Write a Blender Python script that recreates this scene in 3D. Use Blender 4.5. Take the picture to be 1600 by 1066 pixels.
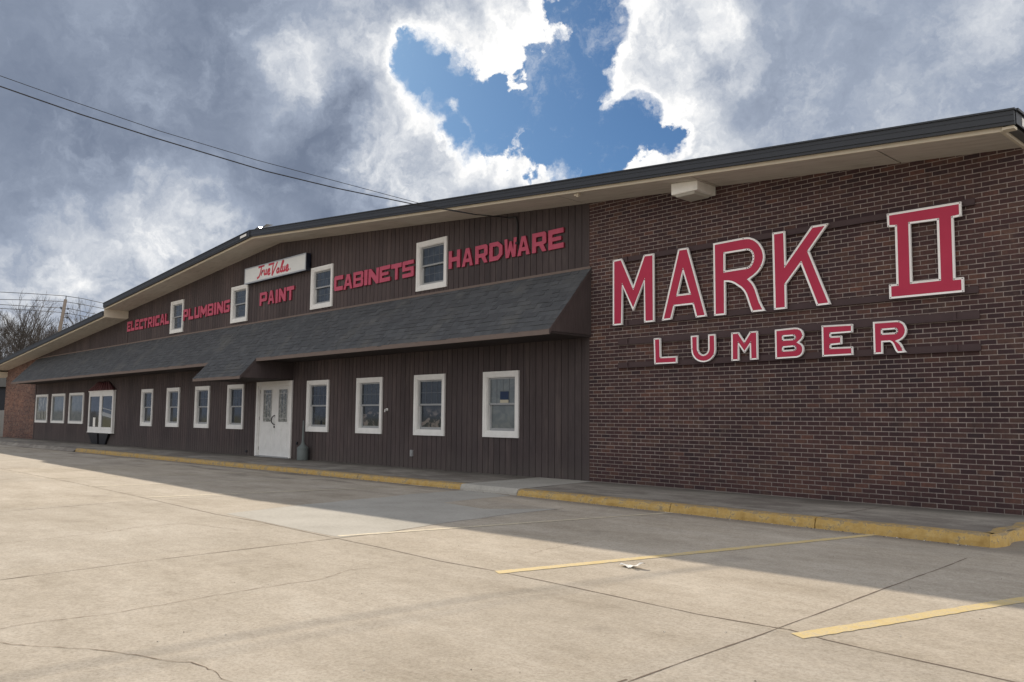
import bpy, bmesh, math, random
from mathutils import Vector, Matrix
from mathutils.geometry import tessellate_polygon
random.seed(7)
R = math.radians
for o in list(bpy.data.objects): bpy.data.objects.remove(o)
SC = bpy.context.scene
COL = SC.collection

CAM = {'C': [10.5633, -12.0, 1.3143], 'R': [0.686988, 0.726622, 0.008271], 'U': [0.060909, -0.068921, 0.995761], 'F': [-0.724112, 0.683572, 0.091606]}
MARK = {'M': [[(0.659, 4.247), (0.863, 4.253), (1.128, 3.706), (1.376, 4.252), (1.593, 4.25), (1.591, 3.031), (1.374, 3.031), (1.375, 3.767), (1.125, 3.263), (0.883, 3.736), (0.868, 3.029), (0.654, 3.03)]], 'A': [[(2.12, 4.253), (2.314, 4.252), (2.671, 3.036), (2.465, 3.031), (2.4, 3.262), (2.026, 3.262), (1.959, 3.041), (1.761, 3.034)], [(2.212, 3.847), (2.099, 3.462), (2.333, 3.463)]], 'R': [[(2.822, 4.248), (3.384, 4.26), (3.449, 4.257), (3.506, 4.247), (3.57, 4.22), (3.625, 4.181), (3.674, 4.133), (3.712, 4.073), (3.741, 4.011), (3.757, 3.945), (3.76, 3.888), (3.751, 3.838), (3.732, 3.784), (3.705, 3.736), (3.672, 3.691), (3.629, 3.651), (3.572, 3.611), (3.488, 3.566), (3.527, 3.525), (3.566, 3.468), (3.597, 3.404), (3.622, 3.327), (3.663, 3.202), (3.707, 3.111), (3.756, 3.033), (3.519, 3.031), (3.479, 3.132), (3.441, 3.249), (3.414, 3.325), (3.38, 3.384), (3.331, 3.438), (3.269, 3.482), (3.215, 3.521), (3.157, 3.55), (3.1, 3.566), (3.041, 3.573), (3.035, 3.03), (2.822, 3.031)], [(3.04, 4.044), (3.442, 4.046), (3.48, 4.039), (3.509, 4.021), (3.533, 3.995), (3.548, 3.96), (3.553, 3.913), (3.544, 3.865), (3.525, 3.823), (3.497, 3.789), (3.47, 3.773), (3.436, 3.77), (3.036, 3.762)]], 'K': [[(3.904, 4.258), (4.118, 4.256), (4.12, 3.743), (4.559, 4.262), (4.825, 4.26), (4.508, 3.881), (4.828, 3.039), (4.611, 3.034), (4.368, 3.698), (4.117, 3.414), (4.117, 3.035), (3.909, 3.034)]], 'II': [[(5.692, 4.252), (6.672, 4.25), (6.671, 4.054), (6.569, 4.047), (6.562, 3.231), (6.665, 3.23), (6.663, 3.03), (5.69, 3.032), (5.69, 3.235), (5.794, 3.236), (5.799, 4.048), (5.695, 4.06)], [(6.009, 4.056), (6.36, 4.048), (6.355, 3.243), (6.003, 3.242)]], 'L': [[(1.583, 2.735), (1.719, 2.734), (1.725, 2.401), (2.066, 2.399), (2.065, 2.278), (1.594, 2.277)]], 'U': [[(2.359, 2.727), (2.495, 2.729), (2.494, 2.495), (2.507, 2.458), (2.531, 2.429), (2.562, 2.407), (2.598, 2.397), (2.637, 2.405), (2.672, 2.426), (2.692, 2.454), (2.7, 2.488), (2.701, 2.728), (2.832, 2.729), (2.836, 2.483), (2.831, 2.431), (2.816, 2.385), (2.788, 2.347), (2.753, 2.315), (2.713, 2.292), (2.663, 2.277), (2.604, 2.271), (2.544, 2.279), (2.491, 2.298), (2.447, 2.325), (2.411, 2.362), (2.384, 2.405), (2.369, 2.455), (2.364, 2.502)]], 'M2': [[(3.14, 2.728), (3.27, 2.728), (3.372, 2.577), (3.48, 2.724), (3.61, 2.725), (3.61, 2.273), (3.473, 2.27), (3.473, 2.513), (3.372, 2.384), (3.273, 2.524), (3.269, 2.269), (3.136, 2.269)]], 'B': [[(3.916, 2.722), (4.245, 2.731), (4.296, 2.726), (4.334, 2.709), (4.365, 2.68), (4.384, 2.638), (4.386, 2.598), (4.374, 2.562), (4.347, 2.529), (4.311, 2.503), (4.349, 2.478), (4.376, 2.441), (4.384, 2.401), (4.38, 2.36), (4.364, 2.323), (4.337, 2.294), (4.305, 2.278), (4.269, 2.269), (3.917, 2.265)], [(4.051, 2.604), (4.219, 2.605), (4.236, 2.598), (4.243, 2.584), (4.238, 2.57), (4.222, 2.563), (4.053, 2.563)], [(4.05, 2.433), (4.223, 2.438), (4.241, 2.429), (4.247, 2.416), (4.241, 2.402), (4.225, 2.398), (4.049, 2.396)]], 'E': [[(4.68, 2.729), (5.148, 2.719), (5.145, 2.597), (4.817, 2.594), (4.816, 2.561), (4.982, 2.559), (4.981, 2.435), (4.814, 2.427), (4.813, 2.395), (5.141, 2.39), (5.142, 2.268), (4.679, 2.266)]], 'R2': [[(5.447, 2.724), (5.774, 2.721), (5.813, 2.715), (5.848, 2.698), (5.877, 2.671), (5.896, 2.632), (5.908, 2.587), (5.904, 2.542), (5.889, 2.504), (5.864, 2.47), (5.83, 2.443), (5.79, 2.428), (5.816, 2.405), (5.837, 2.371), (5.85, 2.337), (5.865, 2.303), (5.896, 2.268), (5.778, 2.265), (5.757, 2.286), (5.741, 2.316), (5.725, 2.36), (5.71, 2.392), (5.694, 2.413), (5.671, 2.425), (5.574, 2.425), (5.57, 2.264), (5.447, 2.264)], [(5.577, 2.597), (5.754, 2.598), (5.767, 2.589), (5.772, 2.576), (5.766, 2.561), (5.753, 2.554), (5.575, 2.554)]]}
SCRIPT = [[(-13.338, 5.865), (-13.151, 5.878), (-12.956, 5.884)], [(-13.141, 5.872), (-13.166, 5.772), (-13.218, 5.656), (-13.282, 5.568), (-13.407, 5.533)], [(-13.083, 5.729), (-13.125, 5.656), (-13.148, 5.596)], [(-13.107, 5.672), (-13.064, 5.72), (-13.0, 5.734)], [(-12.917, 5.742), (-12.958, 5.669), (-12.954, 5.613), (-12.897, 5.593), (-12.844, 5.622)], [(-12.807, 5.746), (-12.838, 5.665), (-12.833, 5.603), (-12.787, 5.593)], [(-12.726, 5.641), (-12.628, 5.666), (-12.594, 5.71), (-12.642, 5.738), (-12.704, 5.715), (-12.744, 5.643), (-12.712, 5.58), (-12.639, 5.571), (-12.569, 5.606)], [(-12.687, 5.863), (-12.506, 5.87), (-12.337, 5.883)], [(-12.39, 5.873), (-12.421, 5.746), (-12.443, 5.617), (-12.454, 5.518)], [(-12.454, 5.518), (-12.354, 5.628), (-12.23, 5.765), (-12.141, 5.879)], [(-12.038, 5.676), (-12.114, 5.681), (-12.167, 5.627), (-12.163, 5.572), (-12.109, 5.555), (-12.059, 5.592)], [(-12.021, 5.682), (-12.051, 5.602), (-12.039, 5.559), (-11.996, 5.563)], [(-11.97, 5.577), (-11.874, 5.698), (-11.774, 5.832), (-11.756, 5.876), (-11.817, 5.884), (-11.871, 5.784), (-11.924, 5.661), (-11.927, 5.58), (-11.882, 5.557), (-11.84, 5.578)], [(-11.779, 5.703), (-11.817, 5.631), (-11.805, 5.574), (-11.752, 5.559), (-11.702, 5.591)], [(-11.667, 5.704), (-11.696, 5.633), (-11.684, 5.572), (-11.64, 5.562)], [(-11.592, 5.616), (-11.508, 5.639), (-11.477, 5.686), (-11.522, 5.718), (-11.572, 5.692), (-11.609, 5.618), (-11.58, 5.555), (-11.511, 5.55), (-11.437, 5.592)], [(-11.368, 5.575), (-11.355, 5.569)]]
JOINT = [[(-12.664, -6.947), (-7.184, -6.981), (-3.646, -7.077), (-0.022, -7.231), (0.942, -7.155), (2.685, -7.161), (3.63, -7.155), (4.547, -7.19), (5.277, -7.127), (5.855, -7.123), (6.76, -7.139), (7.248, -7.146), (7.73, -7.083), (7.857, -7.057)], [(7.857, -7.057), (8.124, -7.114), (8.399, -7.132), (8.837, -7.144), (9.153, -7.161)], [(3.047, -10.317), (2.916, -9.306), (2.774, -7.169), (2.746, -6.542), (2.482, -5.494), (2.294, -4.168), (2.289, -3.162)], [(7.848, -8.63), (7.822, -7.93), (7.81, -7.299), (7.789, -6.952), (7.76, -6.184), (7.709, -5.239), (7.667, -4.093), (7.621, -3.208)], [(-2.061, -9.222), (-2.414, -7.498), (-2.364, -7.175)]]
CRACK = [[(4.711, -10.673), (4.69, -10.532), (4.681, -10.394), (4.738, -10.119), (4.698, -9.807), (4.659, -9.416), (4.62, -8.926), (4.6, -8.437), (4.398, -8.05), (4.482, -7.812)], [(5.036, -10.743), (5.14, -10.706), (5.325, -10.563), (5.473, -10.471), (5.62, -10.351), (5.747, -10.29), (5.839, -10.239), (5.988, -10.177), (6.118, -10.094), (6.26, -10.09), (6.325, -10.081), (6.418, -10.087), (6.496, -10.091), (6.596, -10.098)], [(0.991, -9.877), (0.958, -9.368), (0.836, -8.837), (0.569, -8.235), (0.625, -7.885), (1.51, -7.669)], [(4.596, -5.312), (4.639, -5.67), (4.679, -5.88), (4.797, -6.283)], [(5.196, -10.731), (5.364, -10.729), (5.511, -10.775), (5.657, -10.762), (5.915, -10.768)], [(-0.139, -6.617), (-0.257, -6.177), (-0.367, -5.898)]]
HOLE = [(-0.7425, 0.5484, 0.3846, 0.0275), (-0.7366, 0.5603, 0.3789, 0.0351), (-0.7217, 0.5877, 0.3658, 0.0473), (-0.7, 0.6224, 0.3503, 0.0549), (-0.6654, 0.6554, 0.3574, 0.0572), (-0.6278, 0.6794, 0.3798, 0.0534), (-0.5965, 0.682, 0.4231, 0.0381), (-0.5973, 0.6616, 0.4534, 0.0366), (-0.5652, 0.662, 0.4923, 0.0458), (-0.6343, 0.6974, 0.3336, 0.0572), (-0.6037, 0.7291, 0.3224, 0.0458), (-0.5897, 0.7466, 0.3081, 0.0343), (-0.6087, 0.7351, 0.2985, 0.0343), (-0.7211, 0.5727, 0.3899, 0.0229), (-0.664, 0.6805, 0.3101, 0.0305), (-0.567, 0.7588, 0.3207, 0.0229), (-0.5859, 0.7362, 0.3386, 0.0305), (-0.5563, 0.7626, 0.3302, 0.0168), (-0.6252, 0.726, 0.2864, 0.0198), (-0.6986, 0.6364, 0.327, 0.0229), (-0.7365, 0.591, 0.329, 0.0198)]
BRIGHT = [(-0.7887, 0.5393, 0.2951, 0.0725, 1), (-0.774, 0.5749, 0.2654, 0.0534, 1), (-0.7721, 0.4951, 0.3984, 0.0458, 0.9), (-0.7527, 0.4937, 0.4356, 0.061, 0.5), (-0.8131, 0.4435, 0.3771, 0.0572, 0.8), (-0.8347, 0.4332, 0.3401, 0.0458, 0.5), (-0.7873, 0.4675, 0.402, 0.0458, 0.5), (-0.7314, 0.6062, 0.3124, 0.0572, 0.9), (-0.6934, 0.6521, 0.3066, 0.0572, 0.8), (-0.6496, 0.7032, 0.2891, 0.0534, 0.8), (-0.5525, 0.7232, 0.4145, 0.0725, 1), (-0.5462, 0.7612, 0.3496, 0.0496, 0.9), (-0.5316, 0.789, 0.3082, 0.061, 0.9), (-0.4869, 0.7619, 0.4271, 0.0534, 0.8), (-0.6543, 0.6135, 0.4422, 0.0686, 0.95), (-0.7036, 0.5623, 0.4345, 0.0458, 0.8), (-0.9232, 0.341, 0.1771, 0.0725, 0.95), (-0.9521, 0.2665, 0.1499, 0.0686, 0.85), (-0.9002, 0.3876, 0.1986, 0.0419, 0.8), (-0.9663, 0.2295, 0.1168, 0.0839, 0.7), (-0.9523, 0.2881, 0.1008, 0.0458, 0.8), (-0.2467, 0.881, 0.4037, 0.0458, 0.6), (-0.3557, 0.8304, 0.4288, 0.0305, 0.3), (-0.4692, 0.7839, 0.4067, 0.0381, 0.5), (-0.3566, 0.8721, 0.335, 0.1602, 0.26), (-0.4175, 0.8129, 0.4061, 0.0839, 0.3), (-0.2819, 0.8798, 0.3827, 0.0915, 0.3), (-0.9514, 0.2268, 0.2081, 0.0839, 0.2), (-0.8716, 0.2787, 0.4034, 0.0915, 0.2)]
DARK = [(-0.8264, 0.4781, 0.2974, 0.0686, 0.85), (-0.8061, 0.4808, 0.345, 0.0381, 0.9), (-0.8226, 0.52, 0.23, 0.061, 0.6), (-0.8879, 0.3796, 0.2601, 0.122, 0.3), (-0.9166, 0.2672, 0.2974, 0.1525, 0.4), (-0.8536, 0.3379, 0.3964, 0.1144, 0.5), (-0.4509, 0.8049, 0.3858, 0.0458, 0.3), (-0.5018, 0.7714, 0.3913, 0.0305, 0.5), (-0.7002, 0.6589, 0.2751, 0.0381, 0.3)]
WISP = [(-0.7296, 0.5869, 0.3511, 0.0107), (-0.6734, 0.6302, 0.3865, 0.0107), (-0.6348, 0.6635, 0.396, 0.0076), (-0.5832, 0.7559, 0.2974, 0.0198)]
POLE = [(-61.89, 7.3, 8.15), (-61.86, 7.38, 8.76), (-61.81, 7.58, 10.41)]
WIRES = [[(-65.99, -7.88, 9.94), (-62.98, 3.24, 10.65), (-62.43, 5.31, 10.69), (-61.83, 7.5, 10.69)], [(-65.98, -7.85, 9.4), (-62.98, 3.27, 10.08), (-62.42, 5.33, 10.19), (-61.83, 7.53, 10.23)], [(-65.98, -7.83, 9.13), (-62.97, 3.29, 9.69), (-62.41, 5.36, 9.69), (-61.87, 7.36, 9.71)], [(-65.97, -7.81, 8.86), (-62.97, 3.31, 9.39), (-62.41, 5.37, 9.39), (-61.85, 7.42, 9.35)], [(-61.83, 7.5, 10.69), (-61.49, 8.76, 10.56), (-61.13, 10.1, 10.32), (-59.86, 14.77, 9.78)], [(-61.82, 7.55, 10.23), (-61.49, 8.78, 10.09), (-61.15, 10.03, 9.9), (-59.86, 14.8, 9.25)], [(-61.77, 7.75, 9.71), (-61.36, 9.25, 9.45), (-60.62, 11.98, 9.06)], [(-61.77, 7.72, 9.32), (-61.45, 8.91, 9.15), (-60.62, 12.0, 8.7)]]
CABLE = [[(-4.698, -9.024, 6.59), (-4.397, -7.9, 6.34), (-4.098, -6.787, 6.133), (-3.878, -5.963, 5.996), (-3.6, -4.926, 5.823), (-3.255, -3.639, 5.689), (-2.828, -2.047, 5.578), (-2.495, -0.804, 5.541), (-2.28, 0.0, 5.575)], [(-4.7, -9.034, 6.764), (-4.461, -8.14, 6.564), (-4.073, -6.693, 6.265), (-3.646, -5.1, 6.007), (-3.337, -3.944, 5.863), (-2.828, -2.048, 5.624), (-2.646, -1.367, 5.576), (-2.457, -0.66, 5.546), (-2.28, 0.0, 5.575)]]


# ------------------------------------------------------------------ camera
cam = bpy.data.cameras.new('camera'); camo = bpy.data.objects.new('camera', cam); COL.objects.link(camo)
r_, u_, f_ = Vector(CAM['R']), Vector(CAM['U']), Vector(CAM['F'])
camo.matrix_world = Matrix(((r_.x, u_.x, -f_.x, CAM['C'][0]), (r_.y, u_.y, -f_.y, CAM['C'][1]), (r_.z, u_.z, -f_.z, CAM['C'][2]), (0, 0, 0, 1)))
cam.sensor_width = 36; cam.lens = 1311.2 / 1600 * 36; cam.clip_start = .05; cam.clip_end = 3000
SC.camera = camo
# ------------------------------------------------------------------ exposure
SC.view_settings.view_transform = 'Standard'; SC.view_settings.look = 'None'
EXPO = 0.95
SC.view_settings.exposure = EXPO; SC.view_settings.gamma = 1
# ------------------------------------------------------------------ sun
SUN = Vector((-1.62, .745, 1)).normalized()
sl = bpy.data.lights.new('sun', 'SUN'); sl.energy = 2.75; sl.angle = R(.5); sl.color = (1.0, .875, .70)
so = bpy.data.objects.new('sun', sl); COL.objects.link(so); so.rotation_euler = SUN.to_track_quat('Z', 'Y').to_euler(); so.location = (-20, 10, 25)
# ------------------------------------------------------------------ sky with clouds
SKY_STR = .12
CLOUD_GAIN = 1 / (SKY_STR * 2 ** EXPO)
w = bpy.data.worlds.new('World'); SC.world = w; w.use_nodes = True
class NT:
    def __init__(s, nt): s.nt = nt; nt.nodes.clear()
    def n(s, t, **k):
        nd = s.nt.nodes.new(t)
        for a, b in k.items():
            if a == 'i':
                for c, d in b.items():
                    if hasattr(d, 'is_output') and d.is_output: s.nt.links.new(d, nd.inputs[c])
                    else: nd.inputs[c].default_value = d
            else: setattr(nd, a, b)
        return nd
    def m(s, op, a, b=0.0, c=0.0, clamp=False): return s.n('ShaderNodeMath', operation=op, use_clamp=clamp, i={0: a, 1: b, 2: c}).outputs[0]
    def v(s, op, a, b=(0, 0, 0)):
        nd = s.n('ShaderNodeVectorMath', operation=op, i={0: a, 1: b}); return nd.outputs['Value' if op in ('DISTANCE', 'DOT_PRODUCT', 'LENGTH') else 'Vector']
    def mr(s, x, a, b, c=0.0, d=1.0, kind='SMOOTHSTEP'): return s.n('ShaderNodeMapRange', interpolation_type=kind, clamp=True, i={0: x, 1: a, 2: b, 3: c, 4: d}).outputs[0]
    def noise(s, vec, sc, det=6, rough=.55, dist=0.0, out=0): return s.n('ShaderNodeTexNoise', i={'Vector': vec, 'Scale': sc, 'Detail': det, 'Roughness': rough, 'Distortion': dist}).outputs[out]
    def mix(s, f, a, b, mode='MIX'):
        nd = s.n('ShaderNodeMix', data_type='RGBA', blend_type=mode); 
        for idx, val in ((0, f), (6, a), (7, b)):
            if hasattr(val, 'is_output'): s.nt.links.new(val, nd.inputs[idx])
            else: nd.inputs[idx].default_value = val if idx == 0 or len(val) == 4 else (*val, 1)
        return nd.outputs[2]
    def ramp(s, f, pts, interp='LINEAR'):
        nd = s.n('ShaderNodeValToRGB', i={0: f}); cr = nd.color_ramp; cr.interpolation = interp
        while len(cr.elements) < len(pts): cr.elements.new(.5)
        for e, (p, c) in zip(cr.elements, pts): e.position = p; e.color = (*c, 1) if len(c) == 3 else c
        return nd.outputs[0]
N = NT(w.node_tree)
d0 = N.n('ShaderNodeTexCoord').outputs['Generated']
w1 = N.noise(d0, 7, 5, .6, out=1); w2 = N.noise(d0, 32, 5, .65, out=1)
def sc3(vec, k): return N.n('ShaderNodeVectorMath', operation='MULTIPLY_ADD', i={0: vec, 1: (k, k, k), 2: (-.5 * k, -.5 * k, -.5 * k)}).outputs[0]
dw = N.v('ADD', N.v('ADD', d0, sc3(w1, .115)), sc3(w2, .036))
def blobs(lst, base, soft=1.0, wt=False):
    acc = None
    for b in lst:
        d = N.v('DISTANCE', base, (b[0], b[1], b[2]))
        x = N.mr(d, 0.0, b[3] * soft, b[4] if wt else 1.0, 0.0)
        acc = x if acc is None else N.m('MAXIMUM', acc, x)
    return acc
H = blobs(HOLE, dw, 2.0)
W = blobs(WISP, dw, 1.6)
fb = N.noise(dw, 9, 9, .62)
fine = N.noise(dw, 26, 8, .6)
Dn = N.m('ADD', N.m('SUBTRACT', 1.0, H), N.m('MULTIPLY', N.m('SUBTRACT', fb, .5), .9))
Dn = N.m('ADD', Dn, N.m('MULTIPLY', N.m('SUBTRACT', fine, .5), .55))
Dn = N.m('ADD', Dn, N.m('MULTIPLY', N.m('SUBTRACT', N.noise(dw, 75, 6, .65), .5), .22))
Dn = N.m('ADD', Dn, N.m('MULTIPLY', W, .42))
wdt = N.m('ADD', .13, N.m('MULTIPLY', N.mr(N.noise(d0, 10, 4, .6), .42, .68), .42))
alpha = N.mr(N.m('ADD', .5, N.m('DIVIDE', N.m('SUBTRACT', Dn, .50), wdt)), 0.0, 1.0)
veil = N.m('MULTIPLY', N.mr(N.noise(dw, 11, 7, .7), .50, .74), .38)
alpha = N.m('MAXIMUM', alpha, veil)
edge = N.mr(Dn, .50, 1.08, 1.0, 0.0)
BR = blobs(BRIGHT, dw, 1.7, True); DK = blobs(DARK, dw, 1.6, True)
off = N.v('ADD', dw, tuple(SUN * .02))
relief = N.m('MULTIPLY', N.m('SUBTRACT', N.noise(dw, 13, 8, .58), N.noise(off, 13, 8, .58)), 1.7)
B = N.m('ADD', .385, N.m('MULTIPLY', BR, .42))
B = N.m('ADD', B, N.m('MULTIPLY', edge, .46))
B = N.m('SUBTRACT', B, N.m('MULTIPLY', DK, .34))
act = N.m('MAXIMUM', BR, edge)
B = N.m('ADD', B, N.m('MULTIPLY', relief, N.m('ADD', .07, N.m('MULTIPLY', act, .66))))
B = N.m('ADD', B, N.m('MULTIPLY', N.m('SUBTRACT', fine, .5), N.m('ADD', .03, N.m('MULTIPLY', act, .48))))
B = N.m('ADD', B, N.m('MULTIPLY', N.m('SUBTRACT', N.noise(dw, 3.2, 3, .45), .5), .14))
g = CLOUD_GAIN
def cc(*c): return tuple(x * g for x in c)
cl = N.ramp(B, [(0.0, (.120, .150, .215)), (.25, (.180, .220, .305)), (.5, (.345, .398, .500)), (.75, (.68, .71, .76)), (1.0, (1.08, 1.07, 1.05))])
# unseen clouds opposite the sun, brightened to lift the shaded facade and lot
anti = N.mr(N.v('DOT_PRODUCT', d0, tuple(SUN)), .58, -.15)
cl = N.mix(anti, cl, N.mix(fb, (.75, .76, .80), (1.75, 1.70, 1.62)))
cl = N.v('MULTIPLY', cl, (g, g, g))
sky = N.n('ShaderNodeTexSky', sky_type='NISHITA', sun_disc=False, sun_elevation=math.asin(SUN.z), sun_rotation=math.atan2(SUN.x, SUN.y), air_density=1.0, dust_density=.6, ozone_density=1.6)
skc = N.mix(1.0, sky.outputs[0], (.108, .178, .258), 'MULTIPLY')
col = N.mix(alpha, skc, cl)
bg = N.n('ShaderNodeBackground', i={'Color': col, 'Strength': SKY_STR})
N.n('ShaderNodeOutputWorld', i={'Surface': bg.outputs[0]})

# ------------------------------------------------------------------ materials
MATS = {}
def mat(name, base, rough=.8, build=None, spec=.3, metallic=0.0, bump=None):
    if name in MATS: return MATS[name]
    m = bpy.data.materials.new(name); m.use_nodes = True; n = NT(m.node_tree)
    p = n.n('ShaderNodeBsdfPrincipled', i={'Base Color': (*base, 1), 'Roughness': rough, 'Specular IOR Level': spec, 'Metallic': metallic})
    n.n('ShaderNodeOutputMaterial', i={'Surface': p.outputs[0]})
    oc = n.n('ShaderNodeTexCoord').outputs['Object']
    geo = n.n('ShaderNodeNewGeometry')
    pos = geo.outputs['Position']
    if build: build(n, p, pos, geo)
    else:
        f = n.noise(pos, 5, 6, .6); f2 = n.noise(pos, 60, 3, .6)
        c = n.mix(n.m('ADD', n.m('MULTIPLY', f, .7), n.m('MULTIPLY', f2, .3)), tuple(x * .78 for x in base), tuple(min(1, x * 1.2) for x in base))
        n.nt.links.new(c, p.inputs['Base Color'])
    MATS[name] = m; return m
def setc(n, p, c): n.nt.links.new(c, p.inputs['Base Color'])
def setbump(n, p, h, strength=.4, dist=.01):
    b = n.n('ShaderNodeBump', i={'Height': h, 'Strength': strength, 'Distance': dist}); n.nt.links.new(b.outputs[0], p.inputs['Normal'])
def scaled(n, pos, s): return n.v('MULTIPLY', pos, s)
def mask_stains(n, pos): return None

def b_concrete(dark=1.0, tint=(1, 1, 1)):
    def f(n, p, pos, geo):
        t = lambda *c: tuple(a * b * dark for a, b in zip(c, tint))
        big = n.noise(pos, .22, 5, .6); mid = n.noise(scaled(n, pos, (.6, 1.5, 1)), 1.1, 7, .65); fin = n.noise(pos, 14, 8, .7); sp = n.noise(pos, 120, 3, .6)
        x = n.m('ADD', n.m('MULTIPLY', big, .35), n.m('ADD', n.m('MULTIPLY', mid, .42), n.m('MULTIPLY', fin, .23)))
        c = n.ramp(x, [(.34, t(.275, .235, .187)), (.45, t(.375, .330, .273)), (.53, t(.425, .377, .318)), (.64, t(.515, .468, .405))])
        # slabs differ a little from one another
        sx = n.n('ShaderNodeSeparateXYZ', i={0: pos})
        cell = n.n('ShaderNodeCombineXYZ', i={0: n.m('FLOOR', n.m('DIVIDE', n.m('SUBTRACT', sx.outputs[0], 2.6), 5.08)), 1: n.m('FLOOR', n.m('DIVIDE', n.m('ADD', sx.outputs[1], 7.12), 3.9))})
        wn = n.n('ShaderNodeTexWhiteNoise', i={'Vector': cell.outputs[0]})
        c = n.mix(1.0, c, n.mix(wn.outputs['Value'], (.93, .94, .95), (1.05, 1.04, 1.02)), 'MULTIPLY')
        # pock marks, pebbles and dark specks
        grit = n.noise(pos, 42, 5, .8); sand = n.noise(scaled(n, pos, (1, 1.3, 1)), 4.5, 6, .72)
        c = n.mix(1.0, c, n.ramp(sand, [(.34, (.92, .915, .905)), (.5, (1, 1, 1)), (.66, (1.055, 1.05, 1.045))]), 'MULTIPLY')
        c = n.mix(1.0, c, n.ramp(grit, [(.36, (.80, .79, .77)), (.5, (1, 1, 1)), (.62, (1.12, 1.12, 1.11))]), 'MULTIPLY')
        oil = n.mr(n.noise(scaled(n, pos, (1.2, 1, 1)), .75, 3, .5), .66, .74); c = n.mix(n.m('MULTIPLY', oil, .30), c, t(.20, .175, .15))
        vor = n.n('ShaderNodeTexVoronoi', i={'Vector': pos, 'Scale': 26.0, 'Randomness': 1.0})
        patchy = n.mr(n.noise(pos, 1.6, 4, .6), .52, .62)
        pk = n.m('MULTIPLY', n.mr(vor.outputs['Distance'], .06, .14, 1.0, 0.0), patchy)
        c = n.mix(n.m('MULTIPLY', pk, .55), c, t(.20, .17, .14))
        c = n.mix(n.m('MULTIPLY', n.mr(sp, .62, .74), .5), c, t(.60, .55, .48))
        c = n.mix(n.m('MULTIPLY', n.mr(sp, .30, .40, 1.0, 0.0), .45), c, t(.22, .19, .16))
        # traffic grime: long smears along the kerb side of the bays
        gr = n.mr(n.noise(scaled(n, pos, (.55, 2.4, 1)), .9, 6, .62), .48, .72)
        near = n.mr(sx.outputs[1], -5.6, -2.6)
        left = n.mr(sx.outputs[0], 3.0, -5.0, .25, 1.0)
        c = n.mix(n.m('MULTIPLY', n.m('MULTIPLY', gr, near), n.m('MULTIPLY', left, .75)), c, t(.13, .115, .105))
        seam = n.mr(n.m('ADD', sx.outputs[1], n.m('MULTIPLY', mid, .25)), -2.62, -2.28)
        c = n.mix(n.m('MULTIPLY', seam, .55), c, t(.12, .105, .09))
        setc(n, p, c)
        h = n.m('ADD', n.m('MULTIPLY', fin, 1.0), n.m('SUBTRACT', n.m('ADD', n.m('MULTIPLY', sp, .6), n.m('MULTIPLY', grit, .9)), n.m('MULTIPLY', pk, 1.4)))
        setbump(n, p, h, .5, .008)
    return f
M_lot = mat('weathered_concrete', (.4, .36, .3), .9, b_concrete(1.0), spec=.12)
def b_patch(n, p, pos, geo):
    x = n.m('ADD', n.m('MULTIPLY', n.noise(pos, 1.3, 6, .6), .5), n.m('MULTIPLY', n.noise(pos, 22, 5, .7), .5))
    c = n.ramp(x, [(.35, (.31, .295, .265)), (.5, (.375, .358, .325)), (.65, (.43, .412, .375))]); sp = n.noise(pos, 120, 2, .6)
    c = n.mix(n.m('MULTIPLY', n.mr(sp, .62, .72), .5), c, (.6, .6, .56)); setc(n, p, c); setbump(n, p, sp, .2, .005)
M_patch = mat('newer_grey_concrete', (.36, .36, .35), .9, b_patch, spec=.12)
def b_walk(n, p, pos, geo):
    big = n.noise(pos, .5, 5, .6); mid = n.noise(scaled(n, pos, (1, 2.2, 1)), 1.6, 7, .65); fin = n.noise(pos, 30, 6, .7)
    x = n.m('ADD', n.m('MULTIPLY', big, .4), n.m('ADD', n.m('MULTIPLY', mid, .4), n.m('MULTIPLY', fin, .2)))
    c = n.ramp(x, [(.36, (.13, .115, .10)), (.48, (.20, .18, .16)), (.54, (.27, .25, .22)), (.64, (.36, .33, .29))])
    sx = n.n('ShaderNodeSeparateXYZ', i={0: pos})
    by_wall = n.mr(n.m('ADD', sx.outputs[1], n.m('MULTIPLY', mid, .5)), -.55, .2)  # darker towards the wall
    c = n.mix(n.m('MULTIPLY', by_wall, .6), c, (.085, .08, .07)); setc(n, p, c); setbump(n, p, fin, .3, .006)
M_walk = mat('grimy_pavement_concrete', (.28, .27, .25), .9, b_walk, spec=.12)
def b_yellow(n, p, pos, geo):
    f = n.noise(pos, 7, 8, .7); f2 = n.noise(pos, 40, 5, .7); sx = n.n('ShaderNodeSeparateXYZ', i={0: pos})
    c = n.ramp(f, [(.3, (.34, .215, .07)), (.5, (.46, .31, .11)), (.7, (.54, .40, .18))])
    chip = n.m('ADD', n.m('MULTIPLY', f, .6), n.m('MULTIPLY', f2, .4))
    chips = n.mr(chip, .54, .585)
    nz = n.n('ShaderNodeSeparateXYZ', i={0: geo.outputs['Normal']}).outputs[2]
    top = n.mr(nz, .3, .8); 
    chips = n.m('MAXIMUM', chips, n.m('MULTIPLY', top, n.mr(chip, .44, .52)))
    leftw = n.mr(sx.outputs[0], 2.0, -8.0, 0.0, .07)
    chips2 = n.mr(n.m('ADD', chip, leftw), .56, .62)
    c = n.mix(n.m('MULTIPLY', n.m('MAXIMUM', chips, chips2), .75), c, (.20, .17, .13)); setc(n, p, c); setbump(n, p, chip, .4, .01)
M_yel = mat('chipped_yellow_paint', (.6, .4, .1), .75, b_yellow, spec=.2)
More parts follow.
